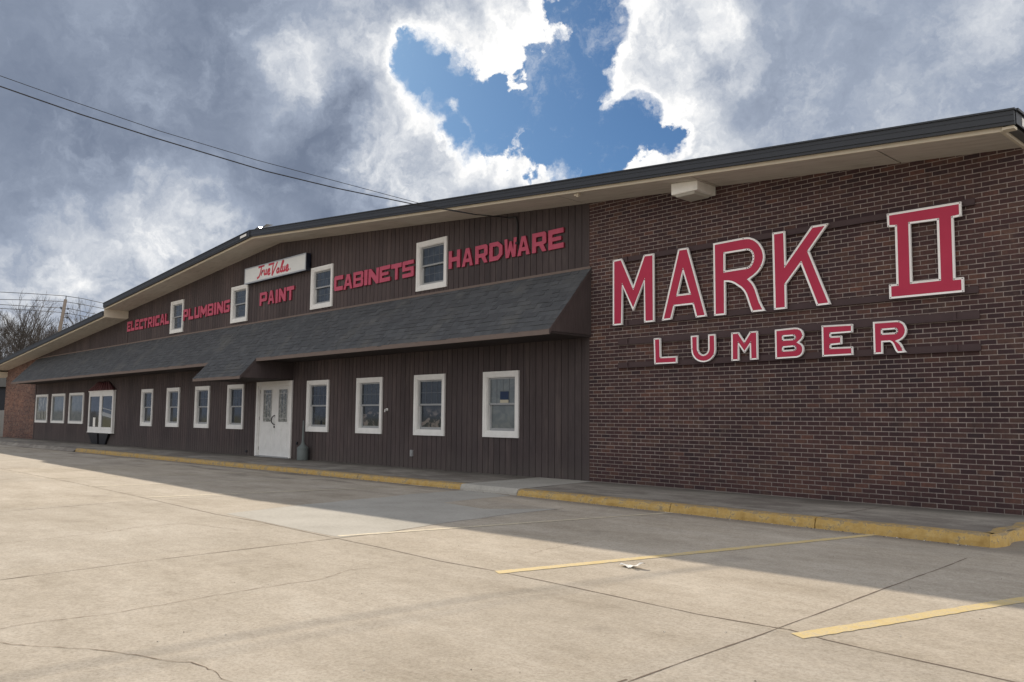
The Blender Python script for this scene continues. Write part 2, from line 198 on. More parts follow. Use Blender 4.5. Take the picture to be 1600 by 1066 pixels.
def b_stripe(n, p, pos, geo):
    f = n.noise(pos, 9, 8, .7); f2 = n.noise(pos, 55, 5, .75)
    c = n.ramp(f, [(.3, (.52, .40, .19)), (.6, (.64, .51, .26))])
    x = n.m('ADD', n.m('MULTIPLY', f, .45), n.m('MULTIPLY', f2, .55))
    c = n.mix(n.mr(x, .47, .60, 0.0, .85), c, (.43, .37, .29)); setc(n, p, c)
M_stripe = mat('worn_yellow_line_paint', (.7, .5, .16), .8, b_stripe, spec=.2)
def b_stripe2(n, p, pos, geo):
    x = n.m('ADD', n.m('MULTIPLY', n.noise(pos, 9, 8, .7), .45), n.m('MULTIPLY', n.noise(pos, 55, 5, .75), .55))
    setc(n, p, n.mix(n.mr(x, .42, .58, 0.1, .95), (.62, .55, .40), (.42, .37, .30)))
M_stripe2 = mat('faded_line_paint', (.6, .55, .4), .8, b_stripe2, spec=.2)
M_joint = mat('joint_filler', (.17, .135, .11), .95, spec=.05)
M_crack = mat('crack_dark', (.20, .15, .115), .95, spec=.05)

def b_brick(cols, tan):
    def f(n, p, pos, geo):
        rnd = geo.outputs['Random Per Island']
        c = n.ramp(rnd, cols, 'LINEAR')
        f1 = n.noise(pos, 22, 6, .65); blot = n.mr(n.noise(scaled(n, pos, (1, 1, 1.3)), 2.3, 5, .6), .55, .70)
        c = n.mix(n.m('MULTIPLY', blot, .38), c, tan)
        batch = n.noise(scaled(n, pos, (.7, 1, 1.4)), .55, 4, .55); c = n.mix(1.0, c, n.ramp(batch, [(.35, (.74, .76, .80)), (.5, (1, 1, 1)), (.66, (1.28, 1.20, 1.10))]), 'MULTIPLY')
        drip = n.mr(n.noise(scaled(n, pos, (5, 1, .35)), 1.6, 5, .6), .54, .70, 0.0, .45); c = n.mix(drip, c, (.034, .026, .027))
        c = n.mix(n.mr(f1, .3, .7, .45, 0.0), c, (.035, .028, .03))
        c = n.mix(n.m('MULTIPLY', n.mr(n.noise(pos, 75, 4, .7), .6, .75), .5), c, tan); setc(n, p, c)
        setbump(n, p, n.noise(pos, 90, 5, .7), .5, .004)
    return f
M_brick = mat('dark_brown_brick', (.1, .06, .05), .85, b_brick([(0, (.046, .029, .033)), (.2, (.070, .040, .041)), (.45, (.062, .034, .036)), (.7, (.086, .047, .045)), (.9, (.100, .058, .049)), (1, (.130, .064, .052))], (.165, .112, .085)), spec=.15)
M_brick2 = mat('red_brown_brick', (.2, .1, .07), .85, b_brick([(0, (.095, .055, .048)), (.4, (.165, .086, .068)), (.8, (.215, .112, .085)), (1, (.26, .155, .115))], (.26, .18, .135)), spec=.15)
def b_mortar(n, p, pos, geo):
    x = n.m('ADD', n.m('MULTIPLY', n.noise(pos, 3, 5, .6), .5), n.m('MULTIPLY', n.noise(pos, 60, 4, .7), .5))
    c = n.ramp(x, [(.36, (.19, .16, .148)), (.52, (.315, .270, .25)), (.66, (.41, .36, .335))])
    sz = n.n('ShaderNodeSeparateXYZ', i={0: pos}).outputs[2]
    setc(n, p, n.mix(n.mr(n.m('ADD', sz, n.m('MULTIPLY', x, .8)), .45, 1.2, .45, 0.0), c, (.14, .13, .12)))
M_mortar = mat('mortar', (.3, .25, .21), .95, b_mortar, spec=.05)
def b_siding(n, p, pos, geo):
    grain = n.noise(scaled(n, pos, (9, 9, .55)), 6, 7, .7); big = n.noise(scaled(n, pos, (1, 1, .6)), .8, 4, .6)
    x = n.m('ADD', n.m('MULTIPLY', grain, .55), n.m('MULTIPLY', big, .45))
    c = n.ramp(x, [(.33, (.052, .041, .041)), (.5, (.074, .059, .060)), (.67, (.097, .077, .077))])
    sx = n.n('ShaderNodeSeparateXYZ', i={0: pos}); board = n.n('ShaderNodeTexWhiteNoise', noise_dimensions='1D', i={'W': n.m('FLOOR', n.m('DIVIDE', sx.outputs[0], .1778))})
    c = n.mix(1.0, c, n.mix(board.outputs['Value'], (.91, .92, .92), (1.09, 1.07, 1.06)), 'MULTIPLY')
    pan = n.n('ShaderNodeTexWhiteNoise', noise_dimensions='1D', i={'W': n.m('FLOOR', n.m('DIVIDE', n.m('ADD', sx.outputs[0], .02), 1.2446))}); c = n.mix(1.0, c, n.mix(pan.outputs['Value'], (.88, .89, .90), (1.12, 1.10, 1.08)), 'MULTIPLY')
    fade = n.mr(n.noise(scaled(n, pos, (2.5, 1, .4)), 1.3, 5, .65), .52, .72, 0, .35); c = n.mix(fade, c, (.15, .12, .11))
    low = n.mr(n.m('ADD', sx.outputs[2], n.m('MULTIPLY', grain, .6)), .3, .95, .5, 0.0)
    setc(n, p, n.mix(low, c, (.10, .088, .08))); setbump(n, p, grain, .35, .006)
M_siding = mat('dark_brown_stained_plywood', (.09, .06, .06), .8, b_siding, spec=.2)
M_groove = mat('siding_groove', (.03, .022, .022), .9)
def b_shingle(n, p, pos, geo):
    rnd = geo.outputs['Random Per Island']
    c = n.ramp(rnd, [(0, (.078, .081, .088)), (.35, (.088, .092, .099)), (.7, (.097, .101, .109)), (1, (.108, .113, .121))])
    gr = n.noise(pos, 160, 3, .8); c = n.mix(n.mr(gr, .35, .65, .35, 0.0), c, (.04, .042, .046)); b = n.noise(pos, 1.2, 5, .6)
    c = n.mix(n.mr(b, .5, .7, 0, .3), c, (.16, .155, .14)); setc(n, p, c); setbump(n, p, gr, .5, .004)
M_shingle = mat('asphalt_shingle', (.1, .105, .11), .92, b_shingle, spec=.15)
def b_soffit(n, p, pos, geo):
    x = n.m('ADD', n.m('MULTIPLY', n.noise(scaled(n, pos, (.8, 5, 1)), 2.5, 6, .65), .6), n.m('MULTIPLY', n.noise(pos, .6, 4, .6), .4))
    c = n.ramp(x, [(.35, (.43, .39, .34)), (.5, (.54, .50, .445)), (.65, (.60, .56, .50))])
    c = n.mix(n.mr(n.noise(pos, 3.1, 6, .7), .60, .74, 0.0, .35), c, (.27, .20, .14)); setc(n, p, c)
M_soffit = mat('beige_painted_soffit', (.5, .44, .36), .8, b_soffit)
M_beige = mat('beige_trim_paint', (.66, .60, .49), .7)
M_fascia = mat('dark_slate_fascia_metal', (.031, .035, .043), .5, spec=.4)
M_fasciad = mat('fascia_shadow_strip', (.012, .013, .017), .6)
M_white = mat('white_casing_paint', (.74, .735, .72), .6)
M_sash = mat('grey_vinyl_sash', (.30, .31, .32), .5)
M_grille = mat('window_grille', (.115, .13, .15), .5)
def b_glass(c0, c1):
    def f(n, p, pos, geo):
        x = n.noise(scaled(n, pos, (1.2, 1, 1.6)), 2.3, 5, .6, 1.0); setc(n, p, n.mix(n.mr(x, .35, .65), c0, c1))
        setbump(n, p, n.noise(pos, 2.0, 2, .5), .03, .05)
    return f
M_glass = mat('dark_window_glass', (.02, .025, .035), .06, b_glass((.010, .014, .022), (.030, .038, .052)), spec=.55)
M_glassg = mat('grey_blind_behind_glass', (.12, .14, .15), .1, b_glass((.105, .125, .135), (.15, .17, .175)), spec=.5)
def b_glassl(n, p, pos, geo):  # bright streaks of reflection are put into the base colour
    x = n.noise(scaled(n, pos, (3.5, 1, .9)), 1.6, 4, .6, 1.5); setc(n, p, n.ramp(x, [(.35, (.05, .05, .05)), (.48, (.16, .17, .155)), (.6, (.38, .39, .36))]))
M_glassl = mat('painted_reflection_glass', (.2, .2, .2), .1, b_glassl, spec=.5)
M_red = mat('crimson_sign_face', (.46, .030, .062), .55, lambda n, p, pos, geo: setc(n, p, n.mix(n.noise(pos, 3, 6, .65), (.38, .022, .060), (.48, .034, .082))), spec=.3)
M_red2 = mat('faded_red_letter', (.45, .06, .1), .7, lambda n, p, pos, geo: setc(n, p, n.mix(n.noise(pos, 9, 6, .7), (.37, .055, .10), (.56, .12, .185))), spec=.25)
M_red2s = mat('dark_red_letter_edge', (.2, .02, .035), .7)
M_edge = mat('white_letter_edge', (.86, .84, .84), .5, lambda n, p, pos, geo: setc(n, p, n.mix(n.noise(scaled(n, pos, (6, 1, 1.2)), 2, 6, .65), (.84, .82, .81), (.95, .94, .94))))
M_rail = mat('brown_painted_rail', (.066, .043, .045), .7)
M_sign = mat('sign_panel_white', (.70, .71, .70), .4, lambda n, p, pos, geo: setc(n, p, n.mix(n.noise(scaled(n, pos, (.8, 1, 2.5)), 2, 6, .65), (.58, .60, .60), (.78, .79, .77))))
M_signd = mat('sign_cabinet_dark', (.014, .018, .035), .4)
M_fix = mat('cream_fixture_enamel', (.86, .84, .79), .5)
M_lens = mat('prismatic_lens', (.50, .49, .44), .3)
M_awtrim = mat('weathered_brown_fascia_board', (.16, .125, .11), .85)
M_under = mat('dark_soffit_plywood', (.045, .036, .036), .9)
M_copper = mat('dark_red_metal_roof', (.095, .030, .032), .45, spec=.5)
M_black = mat('black_paint', (.012, .012, .016), .5)
M_door = mat('white_door_paint', (.72, .72, .71), .5)
def b_lead(n, p, pos, geo):
    x = n.noise(scaled(n, pos, (9, 1, 4)), 2.6, 5, .7, 1.4); setc(n, p, n.ramp(x, [(.38, (.03, .035, .035)), (.5, (.12, .13, .125)), (.58, (.30, .31, .30)), (.66, (.62, .63, .62))]))
M_lead = mat('bevelled_decorative_glass', (.2, .2, .2), .15, b_lead, spec=.6)
M_came = mat('leaded_came', (.45, .45, .44), .4)
M_bin = mat('grey_green_plastic', (.13, .15, .15), .6)
M_bark = mat('bare_bark', (.095, .085, .08), .95, spec=.05)
M_pole = mat('grey_weathered_pole', (.24, .20, .17), .9)
M_wire = mat('black_wire', (.03, .03, .032), .6)
M_paper = mat('white_paper', (.82, .80, .76), .8)
M_stop = mat('faded_yellow_concrete', (.62, .50, .24), .9)
M_roof = mat('roof_membrane', (.12, .12, .12), .9)
M_grass = mat('dry_grass', (.16, .15, .07), .95)

# ------------------------------------------------------------------ mesh helpers
def tag(o, label=None, cat=None, group=None, kind=None):
    if label: o['label'] = label
    if cat: o['category'] = cat
    if group: o['group'] = group
    if kind: o['kind'] = kind
    return o
def empty(name, loc, label, cat, group=None):
    o = bpy.data.objects.new(name, None); COL.objects.link(o); o.location = loc; o.empty_display_size = .3
    return tag(o, label, cat, group)
def wloc(o):
    v = Vector((0, 0, 0))
    while o: v += o.location; o = o.parent
    return v
class MB:
    def __init__(s): s.v = []; s.f = []; s.mi = []; s.sm = []
    def face(s, pts, mi=0, smooth=False):
        b = len(s.v); s.v += [tuple(p) for p in pts]; s.f.append(tuple(range(b, b + len(pts)))); s.mi.append(mi); s.sm.append(smooth)
    def hexa(s, c, mi=0, skip=()):
        b = len(s.v); s.v += [tuple(p) for p in c]
        for k, q in enumerate(((0, 3, 2, 1), (4, 5, 6, 7), (0, 1, 5, 4), (1, 2, 6, 5), (2, 3, 7, 6), (3, 0, 4, 7))):
            if k in skip: continue
            s.f.append(tuple(b + i for i in q)); s.mi.append(mi); s.sm.append(False)
    def box(s, x0, x1, y0, y1, z0, z1, mi=0, skip=()):
        s.hexa([(x0, y0, z0), (x1, y0, z0), (x1, y1, z0), (x0, y1, z0), (x0, y0, z1), (x1, y0, z1), (x1, y1, z1), (x0, y1, z1)], mi, skip)
    def prism_x(s, x0, x1, yz, mi=0):      # cross-section in YZ extruded along X
        n = len(yz); b = len(s.v)
        s.v += [(x0, y, z) for y, z in yz] + [(x1, y, z) for y, z in yz]
        for i in range(n):
            j = (i + 1) % n; s.f.append((b + i, b + j, b + n + j, b + n + i)); s.mi.append(mi); s.sm.append(False)
        s.f.append(tuple(b + i for i in reversed(range(n)))); s.f.append(tuple(b + n + i for i in range(n))); s.mi += [mi, mi]; s.sm += [False, False]
    def tube(s, pts, rad, seg=6, mi=0, cap=True):
        pts = [Vector(p) for p in pts]; n = len(pts)
        if not hasattr(rad, '__len__'): rad = [rad] * n
        prev = None; b = len(s.v)
        for i, p in enumerate(pts):
            t = (pts[min(i + 1, n - 1)] - pts[max(i - 1, 0)]).normalized()
            if prev is None:
                a = Vector((0, 0, 1)) if abs(t.z) < .9 else Vector((1, 0, 0)); u = t.cross(a).normalized()
            else: u = (prev - t * prev.dot(t)).normalized()
            prev = u; v = t.cross(u)
            for k in range(seg):
                a = 2 * math.pi * k / seg; s.v.append(tuple(p + (u * math.cos(a) + v * math.sin(a)) * rad[i]))
        for i in range(n - 1):
            for k in range(seg):
                k2 = (k + 1) % seg; s.f.append((b + i * seg + k, b + i * seg + k2, b + (i + 1) * seg + k2, b + (i + 1) * seg + k)); s.mi.append(mi); s.sm.append(True)
        if cap and seg > 2:
            s.f.append(tuple(b + k for k in reversed(range(seg)))); s.f.append(tuple(b + (n - 1) * seg + k for k in range(seg))); s.mi += [mi, mi]; s.sm += [False, False]
    def lathe(s, c, prof, seg=20, mi=0):
        b = len(s.v)
        for r, z in prof:
            for k in range(seg): a = 2 * math.pi * k / seg; s.v.append((c[0] + r * math.cos(a), c[1] + r * math.sin(a), c[2] + z))
        for i in range(len(prof) - 1):
            for k in range(seg):
                k2 = (k + 1) % seg; s.f.append((b + i * seg + k, b + i * seg + k2, b + (i + 1) * seg + k2, b + (i + 1) * seg + k)); s.mi.append(mi); s.sm.append(True)
        s.f.append(tuple(b + (len(prof) - 1) * seg + k for k in range(seg))); s.mi.append(mi); s.sm.append(False)
    def extrude(s, loops, yf, yb, mi=0, mis=None):   # loops in XZ (outer first), from yf (front) to yb
        mis = mi if mis is None else mis
        tri = tessellate_polygon([[Vector((x, z, 0)) for x, z in lp] for lp in loops]); flat = [p for lp in loops for p in lp]
        for t in tri:
            q = [flat[i] for i in t]
            ar = sum(q[i][0] * q[(i + 1) % 3][1] - q[(i + 1) % 3][0] * q[i][1] for i in range(3))
            if ar < 0: q = q[::-1]
            s.face([(x, yf, z) for x, z in q], mi); s.face([(x, yb, z) for x, z in reversed(q)], mi)
        for li, lp in enumerate(loops):
            ar = sum(lp[i][0] * lp[(i + 1) % len(lp)][1] - lp[(i + 1) % len(lp)][0] * lp[i][1] for i in range(len(lp)))
            l2 = lp if (ar > 0) == (li == 0) else lp[::-1]
            for i in range(len(l2)):
                a, c = l2[i], l2[(i + 1) % len(l2)]
                s.face([(a[0], yf, a[1]), (a[0], yb, a[1]), (c[0], yb, c[1]), (c[0], yf, c[1])], mis)
    def build(s, name, mats, parent=None, at=None, label=None, kind=None, cat=None, group=None, bevel=0):
        me = bpy.data.meshes.new(name); off = Vector((0, 0, 0))
        if parent: off = wloc(parent)
        loc = Vector((0, 0, 0))
        if at: loc = Vector(at) - off
        tot = off + loc
        me.from_pydata([(x - tot.x, y - tot.y, z - tot.z) for x, y, z in s.v], [], s.f)
        for m in (mats if isinstance(mats, (list, tuple)) else [mats]): me.materials.append(m)
        me.polygons.foreach_set('material_index', s.mi); me.polygons.foreach_set('use_smooth', s.sm); me.update()
        o = bpy.data.objects.new(name, me); COL.objects.link(o); o.parent = parent; o.location = loc
        if bevel:
            bm = bmesh.new(); bm.from_mesh(me); bmesh.ops.remove_doubles(bm, verts=bm.verts, dist=1e-5)
            bmesh.ops.bevel(bm, geom=[e for e in bm.edges if e.calc_face_angle(0) > .5], offset=bevel, segments=2, affect='EDGES'); bm.to_mesh(me); bm.free()
        return tag(o, label, cat, group, kind)
def kids(o): return [c for c in COL.objects if c.parent is o]
def copy_tree(o, parent, loc):
    c = o.copy(); COL.objects.link(c); c.parent = parent
    if loc is not None: c.location = loc
    for k in kids(o): copy_tree(k, c, None)
    return c
def area(lp): return sum(lp[i][0] * lp[(i + 1) % len(lp)][1] - lp[(i + 1) % len(lp)][0] * lp[i][1] for i in range(len(lp)))
def inset(loops, d):
    out = []
    for li, lp in enumerate(loops):
        l = list(lp)
        if (area(l) > 0) != (li == 0): l = l[::-1]
        r = []
        n = len(l)
        for i in range(n):
            p0, p1, p2 = Vector(l[i - 1]), Vector(l[i]), Vector(l[(i + 1) % n])
            e1 = (p1 - p0).normalized(); e2 = (p2 - p1).normalized(); n1 = Vector((-e1.y, e1.x)); n2 = Vector((-e2.y, e2.x))
            b = n1 + n2
            if b.length < .2: b = n1
            b.normalize(); k = d / max(.38, b.dot(n1)); q = p1 + b * k; r.append((q.x, q.y))
        out.append(r)
    return out

# ------------------------------------------------------------------ ground
GX = [-45, -24, -6, 0, 7.6, 15]; GZ = [-.12, -.045, .035, .05, .02, -.01]
def gz(x):
    if x <= GX[0]: return GZ[0]
    for i in range(5):
        if x <= GX[i + 1]: t = (x - GX[i]) / (GX[i + 1] - GX[i]); return GZ[i] * (1 - t) + GZ[i + 1] * t
    return GZ[-1]
def wz(x): return .15 + (.003 * x if x < 0 else 0)     # pavement top
mb = MB()
xs = [-900, -300, -120, -70, -45, -36, -30, -24, -18, -12, -6, -3, 0, 3, 7.6, 15, 40, 120, 600]; ys = [-600, -120, -40, -20, -12, -7, -2.3, 2, 30, 120, 900]
for i in range(len(xs) - 1):
    for j in range(len(ys) - 1):
        a, b, c, d = xs[i], xs[i + 1], ys[j], ys[j + 1]
        mb.face([(a, c, gz(a)), (b, c, gz(b)), (b, d, gz(b)), (a, d, gz(a))], 0, True)
lot = mb.build('parking_lot', M_lot, kind='structure')
def strip(pts, wd, jit, name, m, lift=.002, n_sub=6):
    P = []
    for i in range(len(pts) - 1):
        a, b = Vector(pts[i]), Vector(pts[i + 1]); k = max(2, int((b - a).length / (.12 if jit < .005 else .055))) if jit else n_sub
        for j in range(k): P.append(a.lerp(b, j / k))
    P.append(Vector(pts[-1])); out = []; o1 = 0
    for i, p in enumerate(P):
        t = (P[min(i + 1, len(P) - 1)] - P[max(0, i - 1)]).normalized(); nn = Vector((-t.y, t.x))
        o1 = o1 * .7 + random.uniform(-jit, jit); w_ = wd * (random.uniform(.35, 1.3) if jit else random.uniform(.8, 1.15))
        c = p + nn * o1; out.append((c - nn * w_ / 2, c + nn * w_ / 2))
    mb = MB()
    for i in range(len(out) - 1):
        a, b = out[i]; c, d = out[i + 1]
        mb.face([(q.x, q.y, gz(q.x) + lift) for q in (a, c, d, b)])
    return mb.build(name, m, lot)
for j in JOINT: strip(j, .0125, .0022, 'expansion_joint', M_joint, .0020)
for j in CRACK[:4] + CRACK[5:]: strip(j, .0062, .013, 'crack', M_crack, .0027)
# joints of the lot that run on outside the traced ones
strip([(9.153, -7.155), (30, -7.2)], .012, .0022, 'expansion_joint', M_joint, .0020)
strip([(-12.66, -6.95), (-45, -6.9)], .012, .0022, 'expansion_joint', M_joint, .0020)
strip([(7.82, -8.6), (7.84, -11.0), (7.86, -30)], .012, .0022, 'expansion_joint', M_joint, .0020)
strip([(2.85, -10.3), (2.9, -30)], .012, .0022, 'expansion_joint', M_joint, .0020)
strip([(-12.6, -7.0), (-12.6, -2.3)], .016, .002, 'expansion_joint', M_joint, .0020)
strip([(-2.36, -7.1), (-2.36, -2.33)], .012, .002, 'expansion_joint', M_joint, .0020)
def clipx(q, x0, keep_left):
    out = []; n = len(q); f = (lambda p: p[0] <= x0) if keep_left else (lambda p: p[0] >= x0)
    for i in range(n):
        a, b = q[i], q[(i + 1) % n]
        if f(a): out.append(a)
        if f(a) != f(b): t = (x0 - a[0]) / (b[0] - a[0]); out.append((x0, a[1] + t * (b[1] - a[1])))
    return out
def sheet(poly, name, m, lift):
    tri = tessellate_polygon([[Vector((x, y, 0)) for x, y in poly]]); mb = MB()
    for t in tri:
        q = [poly[i] for i in t]
        if area(q) < 0: q = q[::-1]
        for k in (True, False):
            c = clipx(q, 0.0, k)
            if len(c) > 2 and abs(area(c)) > 1e-7: mb.face([(x, y, gz(x) + lift) for x, y in c])
    return mb.build(name, m, lot)
PATCHP = [(0, -7.10), (-.15, -6.6), (-.38, -5.9), (-.45, -5.3), (-.6, -4.7), (-.6, -4.2), (-.8, -3.6), (-.85, -2.31), (-.2, -2.31), (.44, -2.45), (.47, -3.15), (.62, -4.0), (1.62, -4.08), (2.05, -3.5), (2.27, -3.25), (2.34, -4.2), (2.5, -5.5), (2.72, -6.55), (2.75, -7.09), (1.8, -7.12), (.94, -7.11)]
sheet(PATCHP, 'concrete_patch', M_patch, .0015)
def stripe(quad, m, seg=14):
    a, b, c, d = [Vector(q) for q in quad]; mb = MB(); prev = None
    for i in range(seg * 4 + 1):
        t = i / (seg * 4); p = a.lerp(b, t); q = d.lerp(c, t); n = (q - p).normalized(); p = p - n * random.uniform(-.006, .006); q = q + n * random.uniform(-.006, .006)
        if prev: mb.face([(v.x, v.y, gz(v.x) + .0034) for v in (prev[0], p, q, prev[1])][::-1])
        prev = (p, q)
    return mb.build('parking_line', m, lot)
stripe([(5.232, -7.145), (6.28, -2.32), (6.39, -2.32), (5.345, -7.20)], M_stripe)
stripe([(7.916, -7.142), (8.9, -3.4), (9.01, -3.43), (8.03, -7.20)], M_stripe)
stripe([(2.60, -7.05), (3.52, -2.34), (3.60, -2.34), (2.69, -7.07)], M_stripe2)
stripe([(-2.95, -7.05), (-2.10, -2.34), (-2.02, -2.34), (-2.86, -7.07)], M_stripe2)
stripe([(10.6, -7.1), (11.6, -2.4), (11.7, -2.4), (10.71, -7.15)], M_stripe)
for x in (-5.7, -8.4, -11.1): stripe([(x, -7.05), (x + .9, -2.34), (x + .97, -2.34), (x + .08, -7.07)], M_stripe2)

# ------------------------------------------------------------------ pavement and kerb
SX0, SX1, SY = -23.0, 7.57, -2.3
mb = MB(); xx = [SX0 - 21, -30, SX0, -18, -12, -6, -1.0, .44, 4, SX1 - .01]
for i in range(len(xx) - 1):
    a, b = xx[i], xx[i + 1]; y0 = SY + .05
    mb.face([(a, y0, wz(a) - .001), (b, y0, wz(b) - .001), (b, 0.08, wz(b) - .001), (a, 0.08, wz(a) - .001)])
mb.face([(4, .08, .149), (SX1 - .01, .08, .149), (SX1 - .01, 2.6, .149), (4, 2.6, .149)])
a, b = SX0 - 21, SX0
mb.face([(a, SY - .1, gz(a) - .02), (b, SY - .1, gz(b) + .004), (b, SY + .06, wz(b) - .001), (a, SY + .06, wz(a) - .001)])
walk = mb.build('pavement', M_walk, kind='structure')
mb = MB(); wp = [(-1.0, SY + .165), (.44, SY + .165), (.12, -.03), (-1.28, -.03)]
mb.face([(x, y, wz(x) + .004) for x, y in wp]); mb.build('concrete_patch', M_patch, walk)
for x in (-20.1, -16.2, -13.6, -11.1, -7.3, -4.1, 3.1, 5.6):
    mb = MB(); mb.face([(x, SY + .16, wz(x) + .004), (x + .012, SY + .16, wz(x) + .004), (x + .012, 0, wz(x) + .004), (x, 0, wz(x) + .004)]); mb.build('expansion_joint', M_joint, walk)
def kerb(x0, x1, m, name='kerb'):
    mb = MB(); n = max(2, int((x1 - x0) / .09)); prev = None
    for i in range(n + 1):
        x = x0 + (x1 - x0) * i / n; w_ = wz(x); g_ = gz(x) - .03; e = random.uniform(-.006, .006); c = random.choice([0, 0, 0, 0, .008, .016])
        prof = [(x, SY + .165, w_ + .003), (x, SY + .035 + c, w_ + .003), (x, SY + .01 + e * .5, w_ - .012 - c), (x, SY - .012 + e, (w_ + g_) / 2), (x, SY - .02, g_)]
        if prev:
            for k in range(4): mb.face([prev[k], prof[k], prof[k + 1], prev[k + 1]][::-1], 0)
        else: mb.face(prof + [(x, SY + .165, g_)])
        prev = prof
    mb.face((prev + [(x1, SY + .165, gz(x1) - .03)])[::-1])
    return mb.build(name, m, kind='structure')
segs = [-23.0, -19.8, -16.7, -13.6, -10.5, -7.4, -4.3, -1.0]
for i in range(len(segs) - 1): kerb(segs[i] + .008, segs[i + 1] - .008, M_yel)
kerb(-1.0, .44, M_patch); kerb(.452, 3.5, M_yel); kerb(3.515, 5.62, M_yel); kerb(5.635, SX1 - .03, M_yel)
# kerb return round the corner of the pavement
mb = MB(); prev = None
path = [(SX1 - .03, SY, 0, -1), (SX1 + .0, SY + .025, .7, -.7), (SX1 + .015, SY + .07, 1, 0)] + [(SX1 + .015 + .03 * math.sin(k), SY + .07 + k * .12, 1, 0) for k in range(1, 40)]
for x, y, nx, ny in path:
    w_ = .153; e = random.uniform(-.006, .006)
    prof = [(x - nx * .16, y - ny * .16 if ny == -1 else max(y, SY + .16), w_), (x - nx * .03, y - ny * .03, w_), (x, y, w_ - .02), (x + nx * (.012 + e), y + ny * (.012 + e), .08), (x + nx * .02, y + ny * .02, -.02)]
    if prev:
        for k in range(4): mb.face([prev[k], prof[k], prof[k + 1], prev[k + 1]][::-1])
    prev = prof
mb.build('kerb', M_yel, kind='structure')

# ------------------------------------------------------------------ store building
def soff(x):
    if x > -12.36: return 6.52 - (x + 12.36) * .0848
    if x > -25.08: return 6.52 + (x + 12.36) * .0755
    return 5.24 + (x + 25.08) * .0755
bld = empty('store_building', (0, 0, 0), 'long low store building with brown siding, shingled awning and a dark brick end wall', 'building')
def bricks(x0, x1, name, mbr, ztop, z0):
    mb = MB(); L, Hh, m = .2032, .0677, .0115; n = int((7.2) / Hh)
    mb.face([(x0, .004, z0 - .3), (x1, .004, z0 - .3), (x1, .004, ztop(x1)), (x0, .004, ztop(x0))], 1)
    r = 0; z = z0
    while z < 7:
        x = x0 - (L / 2 if r % 2 else 0); zt = z + Hh - m
        while x < x1 - .01:
            a = max(x + .0, x0); b = min(x + L - m, x1)
            if b - a > .02:
                ta, tb = min(zt, ztop(a)), min(zt, ztop(b))
                if ta - z > .01 and tb - z > .005:
                    dy = random.uniform(-.0015, .0015); j = random.uniform(-.0015, .0015)
                    mb.hexa([(a + j, dy, z), (b + j, dy, z), (b + j, .012, z), (a + j, .012, z), (a + j, dy, ta), (b + j, dy, tb), (b + j, .012, tb), (a + j, .012, ta)], 0, (3 - 1 + 2,))
            x += L
        z += Hh; r += 1
    return mb.build(name, [mbr, M_mortar], bld)
WX1 = 7.50
bw = bricks(0.0, WX1, 'brick_wall', M_brick, lambda x: soff(x) + .02, .15 - .0677 + .01)
bricks(-44.45, -38.12, 'brick_wall', M_brick2, lambda x: soff(x) + .02, .0)['label'] = 'redder brick end section of the wall'
# side and back walls so the building has a body
mb = MB()
mb.box(-44.45, -44.25, .012, 30, -.3, soff(-44.4)); mb.box(WX1 - .2, WX1 - .002, .012, 30, -.3, soff(WX1)); mb.box(-44.2, WX1 - .25, 29.8, 30, -.3, 3.7)
def b_side(n, p, pos, geo):
    sp = n.n('ShaderNodeSeparateXYZ', i={0: pos}); v = n.n('ShaderNodeCombineXYZ', i={0: sp.outputs[1], 1: sp.outputs[2]})
    br = n.n('ShaderNodeTexBrick', i={'Vector': v.outputs[0], 'Color1': (.058, .034, .036, 1), 'Color2': (.095, .055, .048, 1), 'Mortar': (.30, .26, .24, 1), 'Scale': 1.0, 'Mortar Size': .0055, 'Mortar Smooth': .1, 'Brick Width': .2032, 'Row Height': .0677})
    setc(n, p, n.mix(n.mr(n.noise(pos, 2.3, 5, .6), .5, .7, 0, .3), br.outputs[0], (.165, .112, .085))); setbump(n, p, br.outputs[1], -.4, .005)
mb.build('side_wall', mat('brown_brick_return', (.1, .06, .05), .85, b_side, spec=.15), bld)
# openings in the siding
LOWC = [-22.51, -19.98, -17.46, -14.94, -9.90, -7.39, -4.92, -2.475]; UPC = [-19.97, -14.93, -9.86, -4.92]; LEFTC = [-36.87, -34.04, -31.23]
GWD = .1778
openings = [(c - .465, c + .465, 1.03, 2.20) for c in LOWC] + [(c - .465, c + .465, 4.44, 5.375) for c in UPC] + [(c - .955, c + .955, 1.02, 2.19) for c in LEFTC] + [(-13.38, -11.42, .0, 2.24)]
SWX0, SWX1 = -38.12, -.012
cuts = set([SWX0, SWX1, -12.36, -25.08])
x = -.02; grooves = []
while x > SWX0: 
    grooves.append(x); cuts.add(round(x, 4)); cuts.add(round(x - .013, 4)); x -= GWD
for o in openings: cuts.add(round(o[0], 4)); cuts.add(round(o[1], 4))
cuts = sorted(cuts); mb = MB()
def in_groove(xm): k = (-.02 - xm) / GWD; return (k - math.floor(k)) * GWD < .013
def spans(xm):
    cur = [(-.3, None)]
    res = [(-.2, 99)]
    for o in openings:
        if o[0] < xm < o[1]:
            nr = []
            for a, b in res:
                if o[2] > a: nr.append((a, min(b, o[2])))
                if o[3] < b: nr.append((max(a, o[3]), b))
            res = nr
    return res
